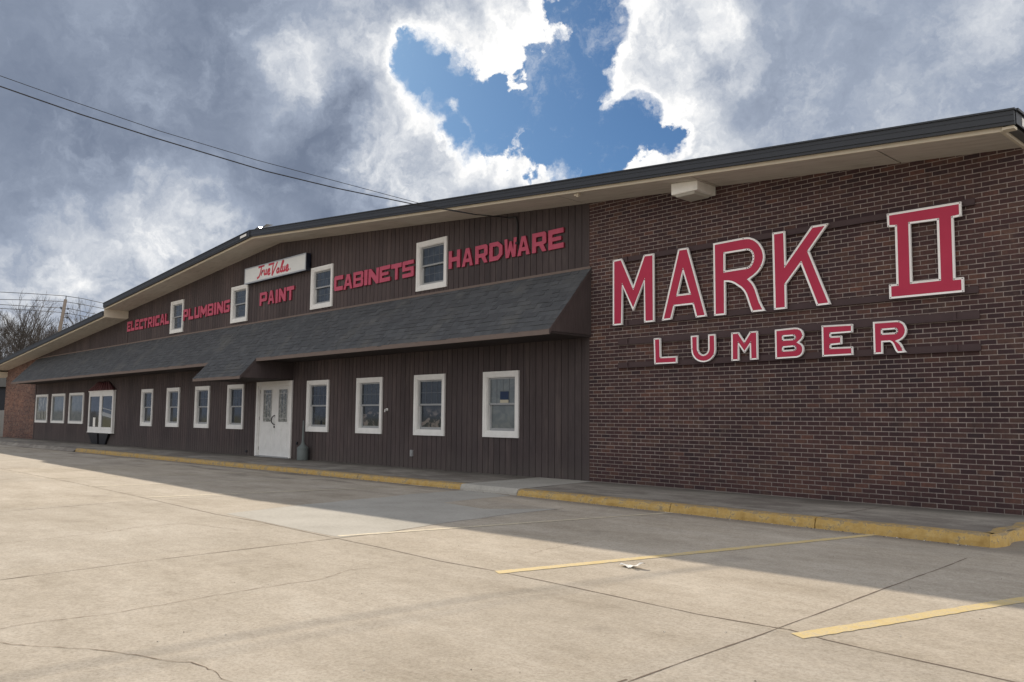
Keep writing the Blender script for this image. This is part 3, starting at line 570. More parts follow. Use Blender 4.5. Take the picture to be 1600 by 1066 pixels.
for i in range(len(cuts) - 1):
    a, b = cuts[i], cuts[i + 1]
    if b - a < 1e-4: continue
    xm = (a + b) / 2; g_ = in_groove(xm); yy = .022 if g_ else .012
    for z0, z1 in spans(xm):
        ta = soff(a + 1e-5) + .02 if z1 > 50 else z1; tb = soff(b - 1e-5) + .02 if z1 > 50 else z1
        mb.face([(a, yy, z0), (b, yy, z0), (b, yy, tb), (a, yy, ta)], 1 if g_ else 0)
        if g_:
            mb.face([(a, .012, z0), (a, .022, z0), (a, .022, ta), (a, .012, ta)], 1); mb.face([(b, .022, z0), (b, .012, z0), (b, .012, tb), (b, .022, tb)], 1)
sid = mb.build('siding_wall', [M_siding, M_groove], bld)
for q in ((-.115, -.0005, -.006, .011, .0, soff(0)), (-25.16, -25.02, -.012, .011, 4.15, 5.26), (-38.2, -38.06, -.012, .011, .0, 2.9)): mb = MB(); mb.box(*q); mb.build('corner_board', M_siding, bld)
mb = MB(); mb.box(-25.1, -.02, .30, .34, -.1, 5.42); mb.box(-38.1, -25.11, .30, .34, -.1, 4.1); mb.build('interior_backing', M_black, bld)

# roof slab, soffit, fascia
def roofrun(mb, x0, x1, y0, y1, dz0, dz1, mi=0, n=1):
    for i in range(n):
        a = x0 + (x1 - x0) * i / n; b = x0 + (x1 - x0) * (i + 1) / n; sa, sb = soff(a + 1e-6), soff(b - 1e-6)
        mb.hexa([(a, y0, sa + dz0), (b, y0, sb + dz0), (b, y1, sb + dz0), (a, y1, sa + dz0), (a, y0, sa + dz1), (b, y0, sb + dz1), (b, y1, sb + dz1), (a, y1, sa + dz1)], mi)
RUNS = [(-12.36, 7.57), (-25.08, -12.36), (-45.3, -25.083)]
mb = MB()
for a, b in RUNS: roofrun(mb, a + (.02 if a < -40 else 0), b - (.02 if b > 7 else 0), -.84, 30.2, .03, .21)
roof = mb.build('roof', M_roof, bld)
def panel_run(x0, x1, joints, m, name, lab=None):
    mb = MB(); js = [x0] + joints + [x1]
    for i in range(len(js) - 1): roofrun(mb, js[i] + (.013 if i else 0), js[i + 1] - (.013 if i < len(js) - 2 else 0), -.85, 0.06, 0.0, .025)
    return mb.build(name, m, bld, label=lab)
panel_run(-12.36, 7.40, [-9.05, -5.6, -2.9, -.10, 2.9, 5.875], M_soffit, 'soffit')
panel_run(-25.08, -12.362, [-22.3, -19.1, -15.7], M_soffit, 'soffit')
# lower wing: soffit of long narrow boards
mb = MB()
for k in range(8): roofrun(mb, -45.2, -25.10, -.85 + k * .113, -.85 + k * .113 + .106, 0.0, .022)
mb.build('soffit', M_soffit, bld, label='slatted beige soffit of the lower wing')
mb = MB(); mb.hexa([(-25.10, -.93, 5.23), (-25.07, -.93, 5.23), (-25.07, .03, 5.23), (-25.10, .03, 5.23), (-25.10, -.93, 5.60), (-25.07, -.93, 5.60), (-25.07, .03, 5.60), (-25.10, .03, 5.60)]); mb.build('eave_end_panel', M_beige, bld)
mb = MB(); mb.box(-45.35, -44.2, -.86, .05, soff(-45.3) - .30, soff(-45.3) - .002)
mb.build('eave_end_panel', M_beige, bld)
mb = MB()
for a, b in RUNS: roofrun(mb, a, b - (.131 if b > 7 else 0), -.885, -.852, -.012, .05)
mb.box(7.40, 7.44, -.851, 30, soff(7.42) - .012, soff(7.42) + .05); mb.box(7.44, 7.568, -.93, -.80, soff(7.5) - .004, soff(7.5) + .03)
mb.build('soffit_trim', M_beige, bld)
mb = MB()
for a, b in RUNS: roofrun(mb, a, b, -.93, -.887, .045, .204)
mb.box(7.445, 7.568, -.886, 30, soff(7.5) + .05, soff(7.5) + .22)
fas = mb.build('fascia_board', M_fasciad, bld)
mb = MB()
for a, b in RUNS:
    roofrun(mb, a, b + (.02 if b > 7 else 0), -.985, -.932, .075, .205); roofrun(mb, a, b + (.02 if b > 7 else 0), -.972, -.932, .035, .074)
    roofrun(mb, a, b + (.035 if b > 7 else 0), -1.005, -.93, .206, .228)
    roofrun(mb, a, b + (.02 if b > 7 else 0), -.992, -.986, .150, .158)
gut = mb.build('gutter', M_fascia, bld)
mb = MB(); z = soff(7.59)
mb.box(7.592, 7.60, -.93, 30, z + .05, z + .2); mb.box(7.575, 7.625, -.93, 30, z + .206, z + .236)
mb.build('verge_trim', M_fascia, bld)
mb = MB(); mb.box(7.601, 7.606, -.72, 29, z + .065, z + .17); mb.build('verge_panel', M_white, bld)
mb = MB()
for xj in (-12.36,): roofrun(mb, xj - .03, xj + .03, -1.008, -.93, .03, .232)
mb.build('gutter_bracket', M_fascia, bld)
mb = MB(); roofrun(mb, -12.95, -12.55, -.9945, -.9935, .10, .17); mb.build('gutter_label', M_white, bld, label='small white sticker on the dark gutter at the ridge')
# thin metal flashing curled up at the ridge
mb = MB()
for k in range(6): 
    a = -12.15 + k * .12; mb.face([(a, -.93, 6.755 + .03 * math.sin(k * 1.3)), (a + .12, -.93, 6.755 + .03 * math.sin((k + 1) * 1.3)), (a + .10, -.70, 6.80), (a - .02, -.70, 6.80)])
mb.build('ridge_flashing', mat('bright_flashing', (.75, .76, .78), .3, metallic=.3), bld)

# ------------------------------------------------------------------ shingled awning
AZ0, AZ1, AY = 2.935, 4.20, -1.14
SL = (AZ1 - AZ0) / abs(AY)
awn = MB()
awn.prism_x(-38.12, .045, [(-.001, 2.90), (AY + .01, 2.90), (AY + .01, AZ0 - .01), (-.001, AZ1 - .015)], 0)
awning = awn.build('awning', M_siding, bld)
BX0, BX1, BY = -14.45, -11.32, -1.60
BZ = AZ1 - SL * 1.60
mb = MB(); mb.prism_x(BX0, BX1, [(.01, 2.375), (BY + .01, 2.375), (BY + .01, BZ - .01), (AY, AZ0 - .012), (.01, AZ0 - .012)]); mb.build('porch_hood', M_siding, awning)
def shingles(x0, x1, y0, zb, rows, name, par, edge=False):
    mb = MB(); cs = .1313; ny, nz_ = -1 / math.hypot(1, SL), -SL / math.hypot(1, SL); nrm = (SL / math.hypot(1, SL), 1 / math.hypot(1, SL))  # outward (-y, +z)
    for r in range(rows):
        x = x0 - random.uniform(0, .3)
        while x < x1:
            wd = random.choice([.08, .11, .14, .17, .2, .25, .3]); a = max(x, x0); b = min(x + wd - .003, x1); x += wd
            if b - a < .02: continue
            th = random.choice([.004, .006, .011, .014]); d = random.uniform(0, .012)
            def P(xx_, s, t): return (xx_, y0 - (s * ny) * -1 * -1 * -1 * 0 + y_at(s) - nrm[0] * t, z_at(s) + nrm[1] * t)
            y_at = lambda s: y0 + s / math.hypot(1, SL); z_at = lambda s: zb + s * SL / math.hypot(1, SL)
            def Q(xx_, s, t): return (xx_, y_at(s) - nrm[0] * t, z_at(s) + nrm[1] * t)
            s0 = r * cs - d - (.02 if r == 0 else 0); s1 = (r + 1) * cs + .01
            mb.hexa([Q(a, s0, 0), Q(b, s0, 0), Q(b, s1, 0), Q(a, s1, 0), Q(a, s0, th), Q(b, s0, th), Q(b, s1, .001), Q(a, s1, .001)], 0, (0, 4))
    return mb.build(name, M_shingle, par)
shingles(-38.14, .055, AY, AZ0, 13, 'shingle_roof', awning)
shingles(BX0 - .015, BX1 + .015, BY, BZ, 5, 'shingle_roof', awning)
mb = MB(); mb.box(-38.13, BX0, AY - .022, AY + .012, 2.835, AZ0 - .004); mb.box(BX1, .05, AY - .022, AY + .012, 2.835, AZ0 - .004)
mb.box(BX0, BX1, BY - .022, BY + .012, 2.335, BZ - .004); mb.build('fascia_board', M_awtrim, awning)
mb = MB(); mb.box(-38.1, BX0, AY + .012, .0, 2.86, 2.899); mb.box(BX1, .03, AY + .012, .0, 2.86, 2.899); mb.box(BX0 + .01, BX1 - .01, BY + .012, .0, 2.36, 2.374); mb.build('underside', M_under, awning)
mb = MB(); mb.box(-38.12, .04, -.03, .01, AZ1 - .02, AZ1 + .028); mb.build('top_flashing', M_awtrim, awning)
# rake trims of the two right-hand ends
def rake(x0, x1, y0, z0, y1, z1):
    mb = MB(); h = .09; mb.hexa([(x0, y0, z0 - h), (x1, y0, z0 - h), (x1, y1, z1 - h), (x0, y1, z1 - h), (x0, y0, z0), (x1, y0, z0), (x1, y1, z1), (x0, y1, z1)]); return mb
rake(.046, .062, AY - .02, AZ0 - .012, 0, AZ1 - .012).build('rake_board', M_siding, awning)
rake(BX1 + .001, BX1 + .016, BY - .02, BZ - .012, AY, AZ0 - .02).build('rake_board', M_siding, awning)

# ------------------------------------------------------------------ windows
def std_window(c, z0, z1, wd, grid_low, pane_m, label=None, name='window'):
    x0, x1 = c - wd / 2, c + wd / 2; cw = .108; mb = MB(); yf = -.028
    ix0, ix1, iz0, iz1 = x0 + cw, x1 - cw, z0 + cw + .012, z1 - cw
    for k, (lo, fr, e) in enumerate(((0, .62, 0.0), (.62, 1.0, .010))):   # stepped brick-mould profile
        a0, a1 = cw * lo, cw * fr; yy = yf + e
        mb.box(x0 + a0, x0 + a1, yy, .03, z0 + a0, z1 - a0); mb.box(x1 - a1, x1 - a0, yy, .03, z0 + a0, z1 - a0)
        mb.box(x0 + a1, x1 - a1, yy + .0012, .03, z1 - a1, z1 - a0); mb.box(x0 + a1, x1 - a1, yy + .0012, .03, z0 + a0, z0 + a1 + (.012 if k else 0))
    t = .018
    mb.box(ix0, ix0 + t, .0, .10, iz0, iz1); mb.box(ix1 - t, ix1, .0, .10, iz0, iz1); mb.box(ix0 + t, ix1 - t, .0, .10, iz1 - t, iz1); mb.box(ix0 + t, ix1 - t, .0, .10, iz0, iz0 + t)
    win = mb.build(name, M_white, bld, at=(c, 0, z0), label=label)
    ix0 += t; ix1 -= t; iz0 += t; iz1 -= t; zm = iz0 + (iz1 - iz0) * .5; s = .035
    mb = MB()
    mb.box(ix0, ix0 + s, .045, .07, zm, iz1); mb.box(ix1 - s, ix1, .045, .07, zm, iz1); mb.box(ix0 + s, ix1 - s, .045, .07, iz1 - s, iz1); mb.box(ix0, ix1, .040, .07, zm - .018, zm + .022)
    mb.box(ix0, ix0 + s + .015, .075, .098, iz0, zm - .019); mb.box(ix1 - s, ix1, .075, .098, iz0, zm - .019); mb.box(ix0 + s + .015, ix1 - s, .075, .098, iz0, iz0 + s + .02)
    mb.build('sash', M_sash, win)
    mb = MB(); mb.box(ix0 + s, ix1 - s, .062, .068, zm + .022, iz1 - s); mb.box(ix0 + s + .015, ix1 - s, .088, .094, iz0 + s + .02, zm - .018); mb.build('pane', pane_m, win)
    mb = MB()
    def grid(a, b, c0, c1, y):
        for k in (1, 2, 3): xx_ = a + (b - a) * k / 4; mb.box(xx_ - .006, xx_ + .006, y - .003, y, c0, c1)
        zz = (c0 + c1) / 2; mb.box(a, b, y - .0045, y - .0005, zz - .006, zz + .006)
    grid(ix0 + s, ix1 - s, zm + .022, iz1 - s, .061)
    if grid_low: grid(ix0 + s + .015, ix1 - s, iz0 + s + .02, zm - .019, .087)
    mb.build('grille', M_grille, win)
    return win
w_std = std_window(LOWC[0], .90, 2.31, 1.15, False, M_glass)
for c in LOWC[1:-1]: copy_tree(w_std, bld, (c, 0, .90))
M_glassu = mat('blue_grey_upper_glass', (.03, .04, .055), .06, b_glass((.026, .034, .046), (.050, .064, .082)), spec=.55)
def b_goods(n, p, pos, geo):
    sz = n.n('ShaderNodeSeparateXYZ', i={0: pos}).outputs[2]; x = n.noise(scaled(n, pos, (2.2, 1, 3)), 1.8, 4, .6, .8)
    lowm = n.m('MULTIPLY', n.mr(sz, 1.62, 1.30), n.mr(x, .47, .58)); setc(n, p, n.mix(lowm, n.mix(x, (.010, .014, .022), (.03, .04, .052)), (.17, .15, .145)))
M_glassb = mat('glass_with_goods_behind', (.02, .025, .035), .06, b_goods, spec=.55)
for wn_ in [o for o in list(kids(bld)) if o.name.startswith('window') and abs(o.location.x + 7.39) < .01 or o.name.startswith('window') and abs(o.location.x + 4.92) < .01 and o.location.z < 1]:
    for ch in kids(wn_):
        if ch.name.startswith('pane'): ch.data = ch.data.copy(); ch.data.materials[0] = M_glassb
w_up = std_window(UPC[0], 4.31, 5.49, 1.15, True, M_glassu)
for c in UPC[1:]: copy_tree(w_up, bld, (c, 0, 4.31))
w_last = std_window(LOWC[-1], .91, 2.30, 1.10, False, M_glassg, 'window with a pale blind and a blue card behind the glass')
mb = MB(); mb.box(-2.56, -2.30, .056, .060, 1.70, 1.875); mb.build('notice', mat('blue_card', (.012, .028, .075), .5), w_last)
mb = MB(); mb.box(-2.56, -2.30, .054, .0555, 1.635, 1.70); mb.build('notice', mat('cream_card', (.45, .42, .33), .6), w_last)
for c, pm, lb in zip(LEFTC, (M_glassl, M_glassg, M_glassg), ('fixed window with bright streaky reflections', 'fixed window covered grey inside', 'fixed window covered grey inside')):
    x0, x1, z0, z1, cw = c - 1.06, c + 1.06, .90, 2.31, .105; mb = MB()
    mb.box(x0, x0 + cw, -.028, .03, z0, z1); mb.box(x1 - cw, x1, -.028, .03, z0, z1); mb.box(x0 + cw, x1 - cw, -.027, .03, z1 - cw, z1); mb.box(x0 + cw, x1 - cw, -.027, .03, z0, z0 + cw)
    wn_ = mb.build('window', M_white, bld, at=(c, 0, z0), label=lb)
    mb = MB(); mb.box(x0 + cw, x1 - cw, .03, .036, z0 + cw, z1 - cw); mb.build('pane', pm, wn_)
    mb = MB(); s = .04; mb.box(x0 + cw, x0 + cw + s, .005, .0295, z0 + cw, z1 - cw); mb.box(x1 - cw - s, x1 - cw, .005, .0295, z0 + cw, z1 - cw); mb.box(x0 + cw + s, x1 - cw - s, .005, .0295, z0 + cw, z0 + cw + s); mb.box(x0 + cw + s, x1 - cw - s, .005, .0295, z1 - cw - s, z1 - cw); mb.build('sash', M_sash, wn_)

# bay (box) window with little metal roof
bx0, bx1, by, bz0, bz1 = -29.14, -26.02, -.10, .575, 2.30
mb = MB(); fw = .13
mb.box(bx0, bx1, by, .0, bz0, bz0 + .22); mb.box(bx0, bx1, by, .0, bz1 - .2, bz1); mb.box(bx0 - .03, bx1 + .03, by - .03, .0, bz1, bz1 + .045); mb.box(bx0 - .02, bx1 + .02, by - .02, .0, bz0 - .03, bz0)
for a, b in ((bx0, bx0 + fw), (-27.72, -27.42), (bx1 - fw, bx1)): mb.box(a, b, by - .001, -.0, bz0 + .22, bz1 - .2)
bay = mb.build('bay_window', M_white, bld, at=(-26.9, 0, .6), label='projecting box window with a small dark red metal roof')
mb = MB(); mb.box(bx0 + fw, -27.72, by + .03, by + .04, bz0 + .22, bz1 - .2); mb.box(-27.42, bx1 - fw, by + .03, by + .04, bz0 + .22, bz1 - .2); mb.build('pane', M_glass, bay)
mb = MB(); mb.box(-28.52, -28.24, by + .022, by + .028, bz0 + .23, bz0 + .62); mb.build('notice', M_paper, bay)
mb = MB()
mb.face([(-27.39, by + .026, 1.45), (-26.17, by + .026, 1.32), (-26.17, by + .026, 1.18), (-27.39, by + .026, 1.28)][::-1]); mb.face([(-27.39, by + .026, 1.62), (-26.17, by + .026, 1.50), (-26.17, by + .026, 1.47), (-27.39, by + .026, 1.585)][::-1]); mb.build('glare_strip', mat('painted_glare_grey', (.32, .34, .36), .5), bay)  # glare on the bay glass, drawn as two pale strips
rz0, rz1 = bz1 + .046, 2.72; ra, rb = -28.40, -26.90
mb = MB(); A_, B_, C_, D_ = (bx0 - .06, by - .06, rz0), (bx1 + .06, by - .06, rz0), (rb, -.002, rz1), (ra, -.002, rz1)
mb.face([A_, B_, C_, D_]); mb.face([B_, (bx1 + .06, -.002, rz0), C_]); mb.face([(bx0 - .06, -.002, rz0), A_, D_]); mb.face([A_, (bx0 - .06, -.002, rz0), (bx1 + .06, -.002, rz0), B_])
mb.build('bay_roof', M_copper, bay)
for k in range(8):
    mb = MB(); t = (k + .5) / 8; p = Vector(A_).lerp(Vector(B_), t); q = Vector(D_).lerp(Vector(C_), t); mb.tube([p + Vector((0, -.005, .01)), q + Vector((0, -.005, .01))], .02, 5)
    mb.build('standing_seam', M_copper, bay)
for a, b in ((-29.05, -27.85), (-27.6, -26.45)):
    mb = MB(); zb = wz(-27); s = 1 if a < -28 else -1
    q0, q1 = (a + .45, b) if s > 0 else (a, b - .45)
    mb.hexa([(q0, -.07, zb), (q1, -.07, zb), (q1, -.002, zb), (q0, -.002, zb), (a, -.10, .54), (b, -.10, .54), (b, -.002, .54), (a, -.002, .54)]); mb.build('bracket', M_black, bay)

# ------------------------------------------------------------------ entrance door
dx0, dx1, dz0, dz1 = -13.49, -11.31, .12, 2.345; cw = .11; mb = MB()
mb.box(dx0, dx0 + cw, -.028, .03, dz0, dz1); mb.box(dx1 - cw, dx1, -.028, .03, dz0, dz1); mb.box(dx0 + cw, dx1 - cw, -.027, .03, dz1 - cw, dz1)
mb.box(dx0 + cw, dx0 + cw + .03, .0, .12, dz0, dz1 - cw); mb.box(dx1 - cw - .03, dx1 - cw, .0, .12, dz0, dz1 - cw); mb.box(dx0 + cw + .03, dx1 - cw - .03, .0, .12, dz1 - cw - .03, dz1 - cw)
door = mb.build('entrance_door', M_white, bld, at=(-12.4, 0, dz0), label='white double entrance door with leaded glass')
lx0, lx1 = dx0 + cw + .032, dx1 - cw - .032; lm = (lx0 + lx1) / 2
mb = MB(); mb.box(lx0 - .03, lx1 + .03, -.05, .10, dz0 - .02, dz0 + .018); mb.build('threshold', M_sash, door)
for a, b, gx0, gx1 in ((lx0, lm - .003, -13.14, -12.60), (lm + .003, lx1, -12.19, -11.65)):
    mb = MB(); g0, g1 = 1.15, 2.10; yf = .045; zt = dz1 - cw - .033; zb = dz0 + .02
    mb.box(a, gx0, yf, .085, zb, zt); mb.box(gx1, b, yf, .085, zb, zt); mb.box(gx0, gx1, yf, .085, g1, zt); mb.box(gx0, gx1, yf, .085, zb, g0)
    for q0, q1 in ((gx0 - .02, (gx0 + gx1) / 2 - .04), ((gx0 + gx1) / 2 + .04, gx1 + .02)):   # two raised panels below the glass
        mb.box(q0, q1, yf - .004, yf, .30, .98); mb.box(q0 + .035, q1 - .035, yf - .010, yf - .004, .335, .945)
    mb.box(gx0 - .03, gx0, yf - .012, yf, g0 - .03, g1 + .03); mb.box(gx1, gx1 + .03, yf - .012, yf, g0 - .03, g1 + .03); mb.box(gx0, gx1, yf - .012, yf, g1, g1 + .03); mb.box(gx0, gx1, yf - .012, yf, g0 - .03, g0)
    mb.build('door_leaf', M_door, door)
    mb = MB(); mb.box(gx0, gx1, .06, .066, g0, g1); mb.build('door_glass', M_lead, door)
    mb = MB()
    for q in (gx0 + .09, gx1 - .09): mb.box(q - .008, q + .008, .052, .0595, g0, g1)
    for q in (g0 + .11, g1 - .11): mb.box(gx0, gx1, .0515, .059, q - .008, q + .008)
    mb.box((gx0 + gx1) / 2 - .006, (gx0 + gx1) / 2 + .006, .053, .0595, g0 + .12, g1 - .12); mb.build('leaded_came', M_came, door)
mb = MB(); hx = lm - .02
mb.tube([(hx + .02, .044, 1.34), (hx + .01, .0, 1.32), (hx - .055, -.02, 1.26), (hx - .07, -.02, 1.20), (hx - .055, -.02, 1.14), (hx + .01, .0, 1.08), (hx + .02, .044, 1.06)], .014, 8); mb.build('door_handle', M_black, door)
mb = MB(); mb.lathe((0, 0, 0), [(.001, 0), (.035, 0), (.035, .012), (.02, .02)], 14); mb.v = [(hx + x, .045 - z, 1.0 + y) for x, y, z in mb.v]; mb.f = [tuple(reversed(f)) for f in mb.f]; mb.build('door_lock', M_black, door)
for z in (.35, 1.25, 2.05): mb = MB(); mb.box(lx0 - .012, lx0 + .012, .02, .046, z - .05, z + .05); mb.build('hinge', M_came, door)

# small fittings on the wall
mb = MB(); mb.box(-5.60, -5.52, -.03, .012, .40, .55, 0); mb.box(-5.585, -5.535, -.036, -.03, .42, .53); tag(mb.build('outlet_cover', M_sash, None, at=(-5.56, 0, .4)), 'small grey outlet cover low on the brown siding between two windows', 'outlet cover')
mb = MB(); mb.tube([(-6.62, .02, 1.50), (-6.62, -.05, 1.50), (-6.62, -.06, 1.44)], .018, 7); mb.box(-6.66, -6.58, .0, .012, 1.47, 1.53); tag(mb.build('wall_spout', M_white, None, at=(-6.62, 0, 1.5)), 'tiny pale spout on the brown siding right of the second window from the door', 'wall fitting')
mb = MB(); mb.box(-11.0, -10.93, -.02, .012, .52, .60); tag(mb.build('doorbell_box', M_black, None, at=(-10.96, 0, .5)), 'small dark box on the siding just right of the white door', 'wall fitting')
mb = MB(); mb.box(-14.12, -14.02, -.015, .012, .20, .26); tag(mb.build('vent_cover', M_black, None, at=(-14.07, 0, .2)), 'tiny dark vent low on the siding left of the white door', 'vent')
mb = MB(); mb.box(-2.0 - .035, -2.0 + .035, -.04, .012, 4.95, 5.0)
mb.tube([(-2.28, -.03, 5.555), (-2.15, -.02, 5.565), (-2.03, -.02, 5.53), (-2.0, -.012, 5.4), (-2.0, -.012, 4.95)], .018, 6); tag(mb.build('drop_conduit', M_wire, None, at=(-2.0, 0, 4.95)), 'thin black conduit running down the siding behind the word hardware', 'conduit')

# ------------------------------------------------------------------ brick wall sign
def rails(name, zs, label):
    t = empty(name, (3.7, -.03, zs[0]), label, 'sign'); return t
big = rails('wall_letter_sign', [2.9], 'large crimson and white channel letters reading MARK II, upper line on the brick wall')
sml = rails('wall_letter_sign', [2.2], 'smaller crimson and white channel letters reading LUMBER, lower line on the brick wall')
def rail(par, z0, z1, x0=.72):
    mb = MB(); mb.box(x0, 6.82, -.055, -.012, z0, z0 + .012); mb.box(x0, 6.82, -.024, -.012, z0 + .012, z1); mb.box(x0 + .2, x0 + .24, -.054, -.0, z0 - .0015, z1 + .0015); mb.box(6.5, 6.54, -.054, 0, z0 - .0015, z1 + .0015); mb.build('rail', M_rail, par)
rail(big, 4.19, 4.285); rail(big, 3.01, 3.105); rail(sml, 2.665, 2.775); rail(sml, 2.245, 2.34)
def channel(key, par, ins):
    lp = MARK[key]
    mb = MB(); mb.extrude(lp, -.085, -.056, 0, 0)
    lt = mb.build('letter', M_edge, par)
    mb = MB(); mb.extrude(inset(lp, ins), -.0885, -.0855, 0, 1); mb.build('letter_face', [M_red, M_red2s], lt)
    # returns: thin raised rim round the outline
    mb = MB(); o = lp; i_ = inset(lp, .008)
    for a, b in zip(o, i_):
        a2 = a if (area(a) > 0) == (a is o[0]) else a[::-1]
        for k in range(len(a2)):
            k2 = (k + 1) % len(a2); mb.hexa([(a2[k][0], -.094, a2[k][1]), (a2[k2][0], -.094, a2[k2][1]), (b[k2][0], -.094, b[k2][1]), (b[k][0], -.094, b[k][1]), (a2[k][0], -.085, a2[k][1]), (a2[k2][0], -.085, a2[k2][1]), (b[k2][0], -.085, b[k2][1]), (b[k][0], -.085, b[k][1])])
    mb.build('letter_rim', M_edge, lt)
    fx = MB(); c_ = inset(lp, .014)
    for a in c_:
        for k in range(0, len(a), 1 if len(a) < 16 else 12): fx.box(a[k][0] - .007, a[k][0] + .007, -.0895, -.0852, a[k][1] - .007, a[k][1] + .007)
    fx.build('fixings', M_rail, lt, kind='stuff')
for k in ('M', 'A', 'R', 'K', 'II'): channel(k, big, .029)
for k in ('L', 'U', 'M2', 'B', 'E', 'R2'): channel(k, sml, .024)

# ------------------------------------------------------------------ red words on the siding
def glyph(ch, w, h, t):
    c = t * .42; m = h / 2
    def rect(a, b, c_, d): return [(a, c_), (b, c_), (b, d), (a, d)]
    G = {
     'L': [[(0, 0), (w, 0), (w, t), (t, t), (t, h), (0, h)]],
     'I': [[(0, 0), (w, 0), (w, h), (0, h)]],
     'T': [[(w / 2 - t / 2, 0), (w / 2 + t / 2, 0), (w / 2 + t / 2, h - t), (w, h - t), (w, h), (0, h), (0, h - t), (w / 2 - t / 2, h - t)]],
     'E': [[(0, 0), (w, 0), (w, t * .9), (t, t * .9), (t, m - t * .36), (w * .84, m - t * .36), (w * .84, m + t * .36), (t, m + t * .36), (t, h - t * .9), (w, h - t * .9), (w, h), (0, h)]],
     'C': [[(c, 0), (w, 0), (w, t), (t, t), (t, h - t), (w, h - t), (w, h), (c, h), (0, h - c), (0, c)]],
     'G': [[(c, 0), (w - c * .6, 0), (w, c * .6), (w, m + t * .3), (w * .5, m + t * .3), (w * .5, m - t * .45), (w - t * .9, m - t * .45), (w - t * .9, t * .85), (t, t * .85), (t, h - t * .85), (w, h - t * .85), (w, h), (c, h), (0, h - c), (0, c)]],
     'S': [[(0, 0), (w - c * .5, 0), (w, c * .5), (w, m + t * .4), (t, m + t * .4), (t, h - t * .85), (w, h - t * .85), (w, h), (c * .5, h), (0, h - c * .5), (0, m - t * .4), (w - t, m - t * .4), (w - t, t * .85), (0, t * .85)]],
     'U': [[(c, 0), (w - c, 0), (w, c), (w, h), (w - t, h), (w - t, t), (t, t), (t, h), (0, h), (0, c)]],
     'H': [[(0, 0), (t, 0), (t, m - t * .45), (w - t, m - t * .45), (w - t, 0), (w, 0), (w, h), (w - t, h), (w - t, m + t * .45), (t, m + t * .45), (t, h), (0, h)]],
     'N': [[(0, 0), (t, 0), (t, h * .52), (w - t, 0), (w, 0), (w, h), (w - t, h), (w - t, h * .48), (t, h), (0, h)]],
     'M': [[(0, 0), (t * .85, 0), (t * .85, h * .5), (w / 2, h * .16), (w - t * .85, h * .5), (w - t * .85, 0), (w, 0), (w, h), (w - t * .8, h), (w / 2, h * .62), (t * .8, h), (0, h)]],
     'W': [[(t * .35, 0), (w * .36, 0), (w / 2, h * .38), (w * .64, 0), (w - t * .35, 0), (w, h), (w - t * .8, h), (w * .73, h * .36), (w * .57, h * .85), (w * .43, h * .85), (w * .27, h * .36), (t * .8, h), (0, h)]],
     'A': [[(0, 0), (t * .95, 0), (w * .31, h * .22), (w * .69, h * .22), (w - t * .95, 0), (w, 0), (w * .66, h), (w * .34, h)], [(w * .38, h * .42), (w * .5, h * .74), (w * .62, h * .42)]],
     'P': [[(0, 0), (t, 0), (t, h * .30), (w - c, h * .30), (w, h * .30 + c), (w, h - c), (w - c, h), (0, h)], [(t, h * .30 + t * .8), (t, h - t * .8), (w - t, h - t * .8), (w - t, h * .30 + t * .8)]],
     'R': [[(0, 0), (t, 0), (t, h * .32), (w * .5, h * .32), (w - t, 0), (w, 0), (w * .8, h * .34), (w, h * .42), (w, h - c), (w - c, h), (0, h)], [(t, h * .32 + t * .75), (t, h - t * .8), (w - t, h - t * .8), (w - t, h * .32 + t * .75)]],
     'D': [[(0, 0), (w * .66, 0), (w, h * .26), (w, h * .74), (w * .66, h), (0, h)], [(t, t * .85), (t, h - t * .85), (w * .58, h - t * .85), (w - t, h * .66), (w - t, h * .34), (w * .58, t * .85)]],
     'B': [[(0, 0), (w - c, 0), (w, c), (w, m - c * .5), (w * .92, m), (w, m + c * .5), (w, h - c), (w - c, h), (0, h)], [(t, t * .75), (t, m - t * .33), (w - t, m - t * .33), (w - t, t * .75)], [(t, m + t * .33), (t, h - t * .75), (w - t, h - t * .75), (w - t, m + t * .33)]],
    }
    return G[ch]
WORDS = {
 'HARDWARE': [-4.25, -3.844, -3.776, -3.401, -3.322, -2.912, -2.856, -2.434, -2.373, -1.994, -1.973, -1.606, -1.535, -1.129, -1.07, -0.651],
 'CABINETS': [-9.17, -8.731, -8.699, -8.268, -8.221, -7.758, -7.71, -7.562, -7.514, -7.054, -7.019, -6.557, -6.513, -6.074, -6.041, -5.584],
 'PAINT': [-13.48, -13.014, -12.944, -12.554, -12.464, -12.329, -12.262, -11.844, -11.8, -11.36],
 'PLUMBING': [-19.34, -18.922, -18.859, -18.452, -18.359, -17.93, -17.86, -17.336, -17.266, -16.82, -16.75, -16.60, -16.532, -16.07, -16.01, -15.58],
 'ELECTRICAL': [-25.01, -24.608, -24.567, -24.18, -24.119, -23.72, -23.661, -23.25, -23.211, -22.80, -22.72, -22.301, -22.224, -22.06, -21.989, -21.568, -21.50, -21.08, -21.03, -20.64]}
LBL = {'HARDWARE': 'red block letters reading HARDWARE on the siding nearest the brick wall', 'CABINETS': 'red block letters reading CABINETS on the siding between two upper windows',
 'PAINT': 'red block letters reading PAINT on the siding under the white sign', 'PLUMBING': 'red block letters reading PLUMBING on the siding between the two farthest upper windows', 'ELECTRICAL': 'red block letters reading ELECTRICAL at the far left end of the upper siding'}
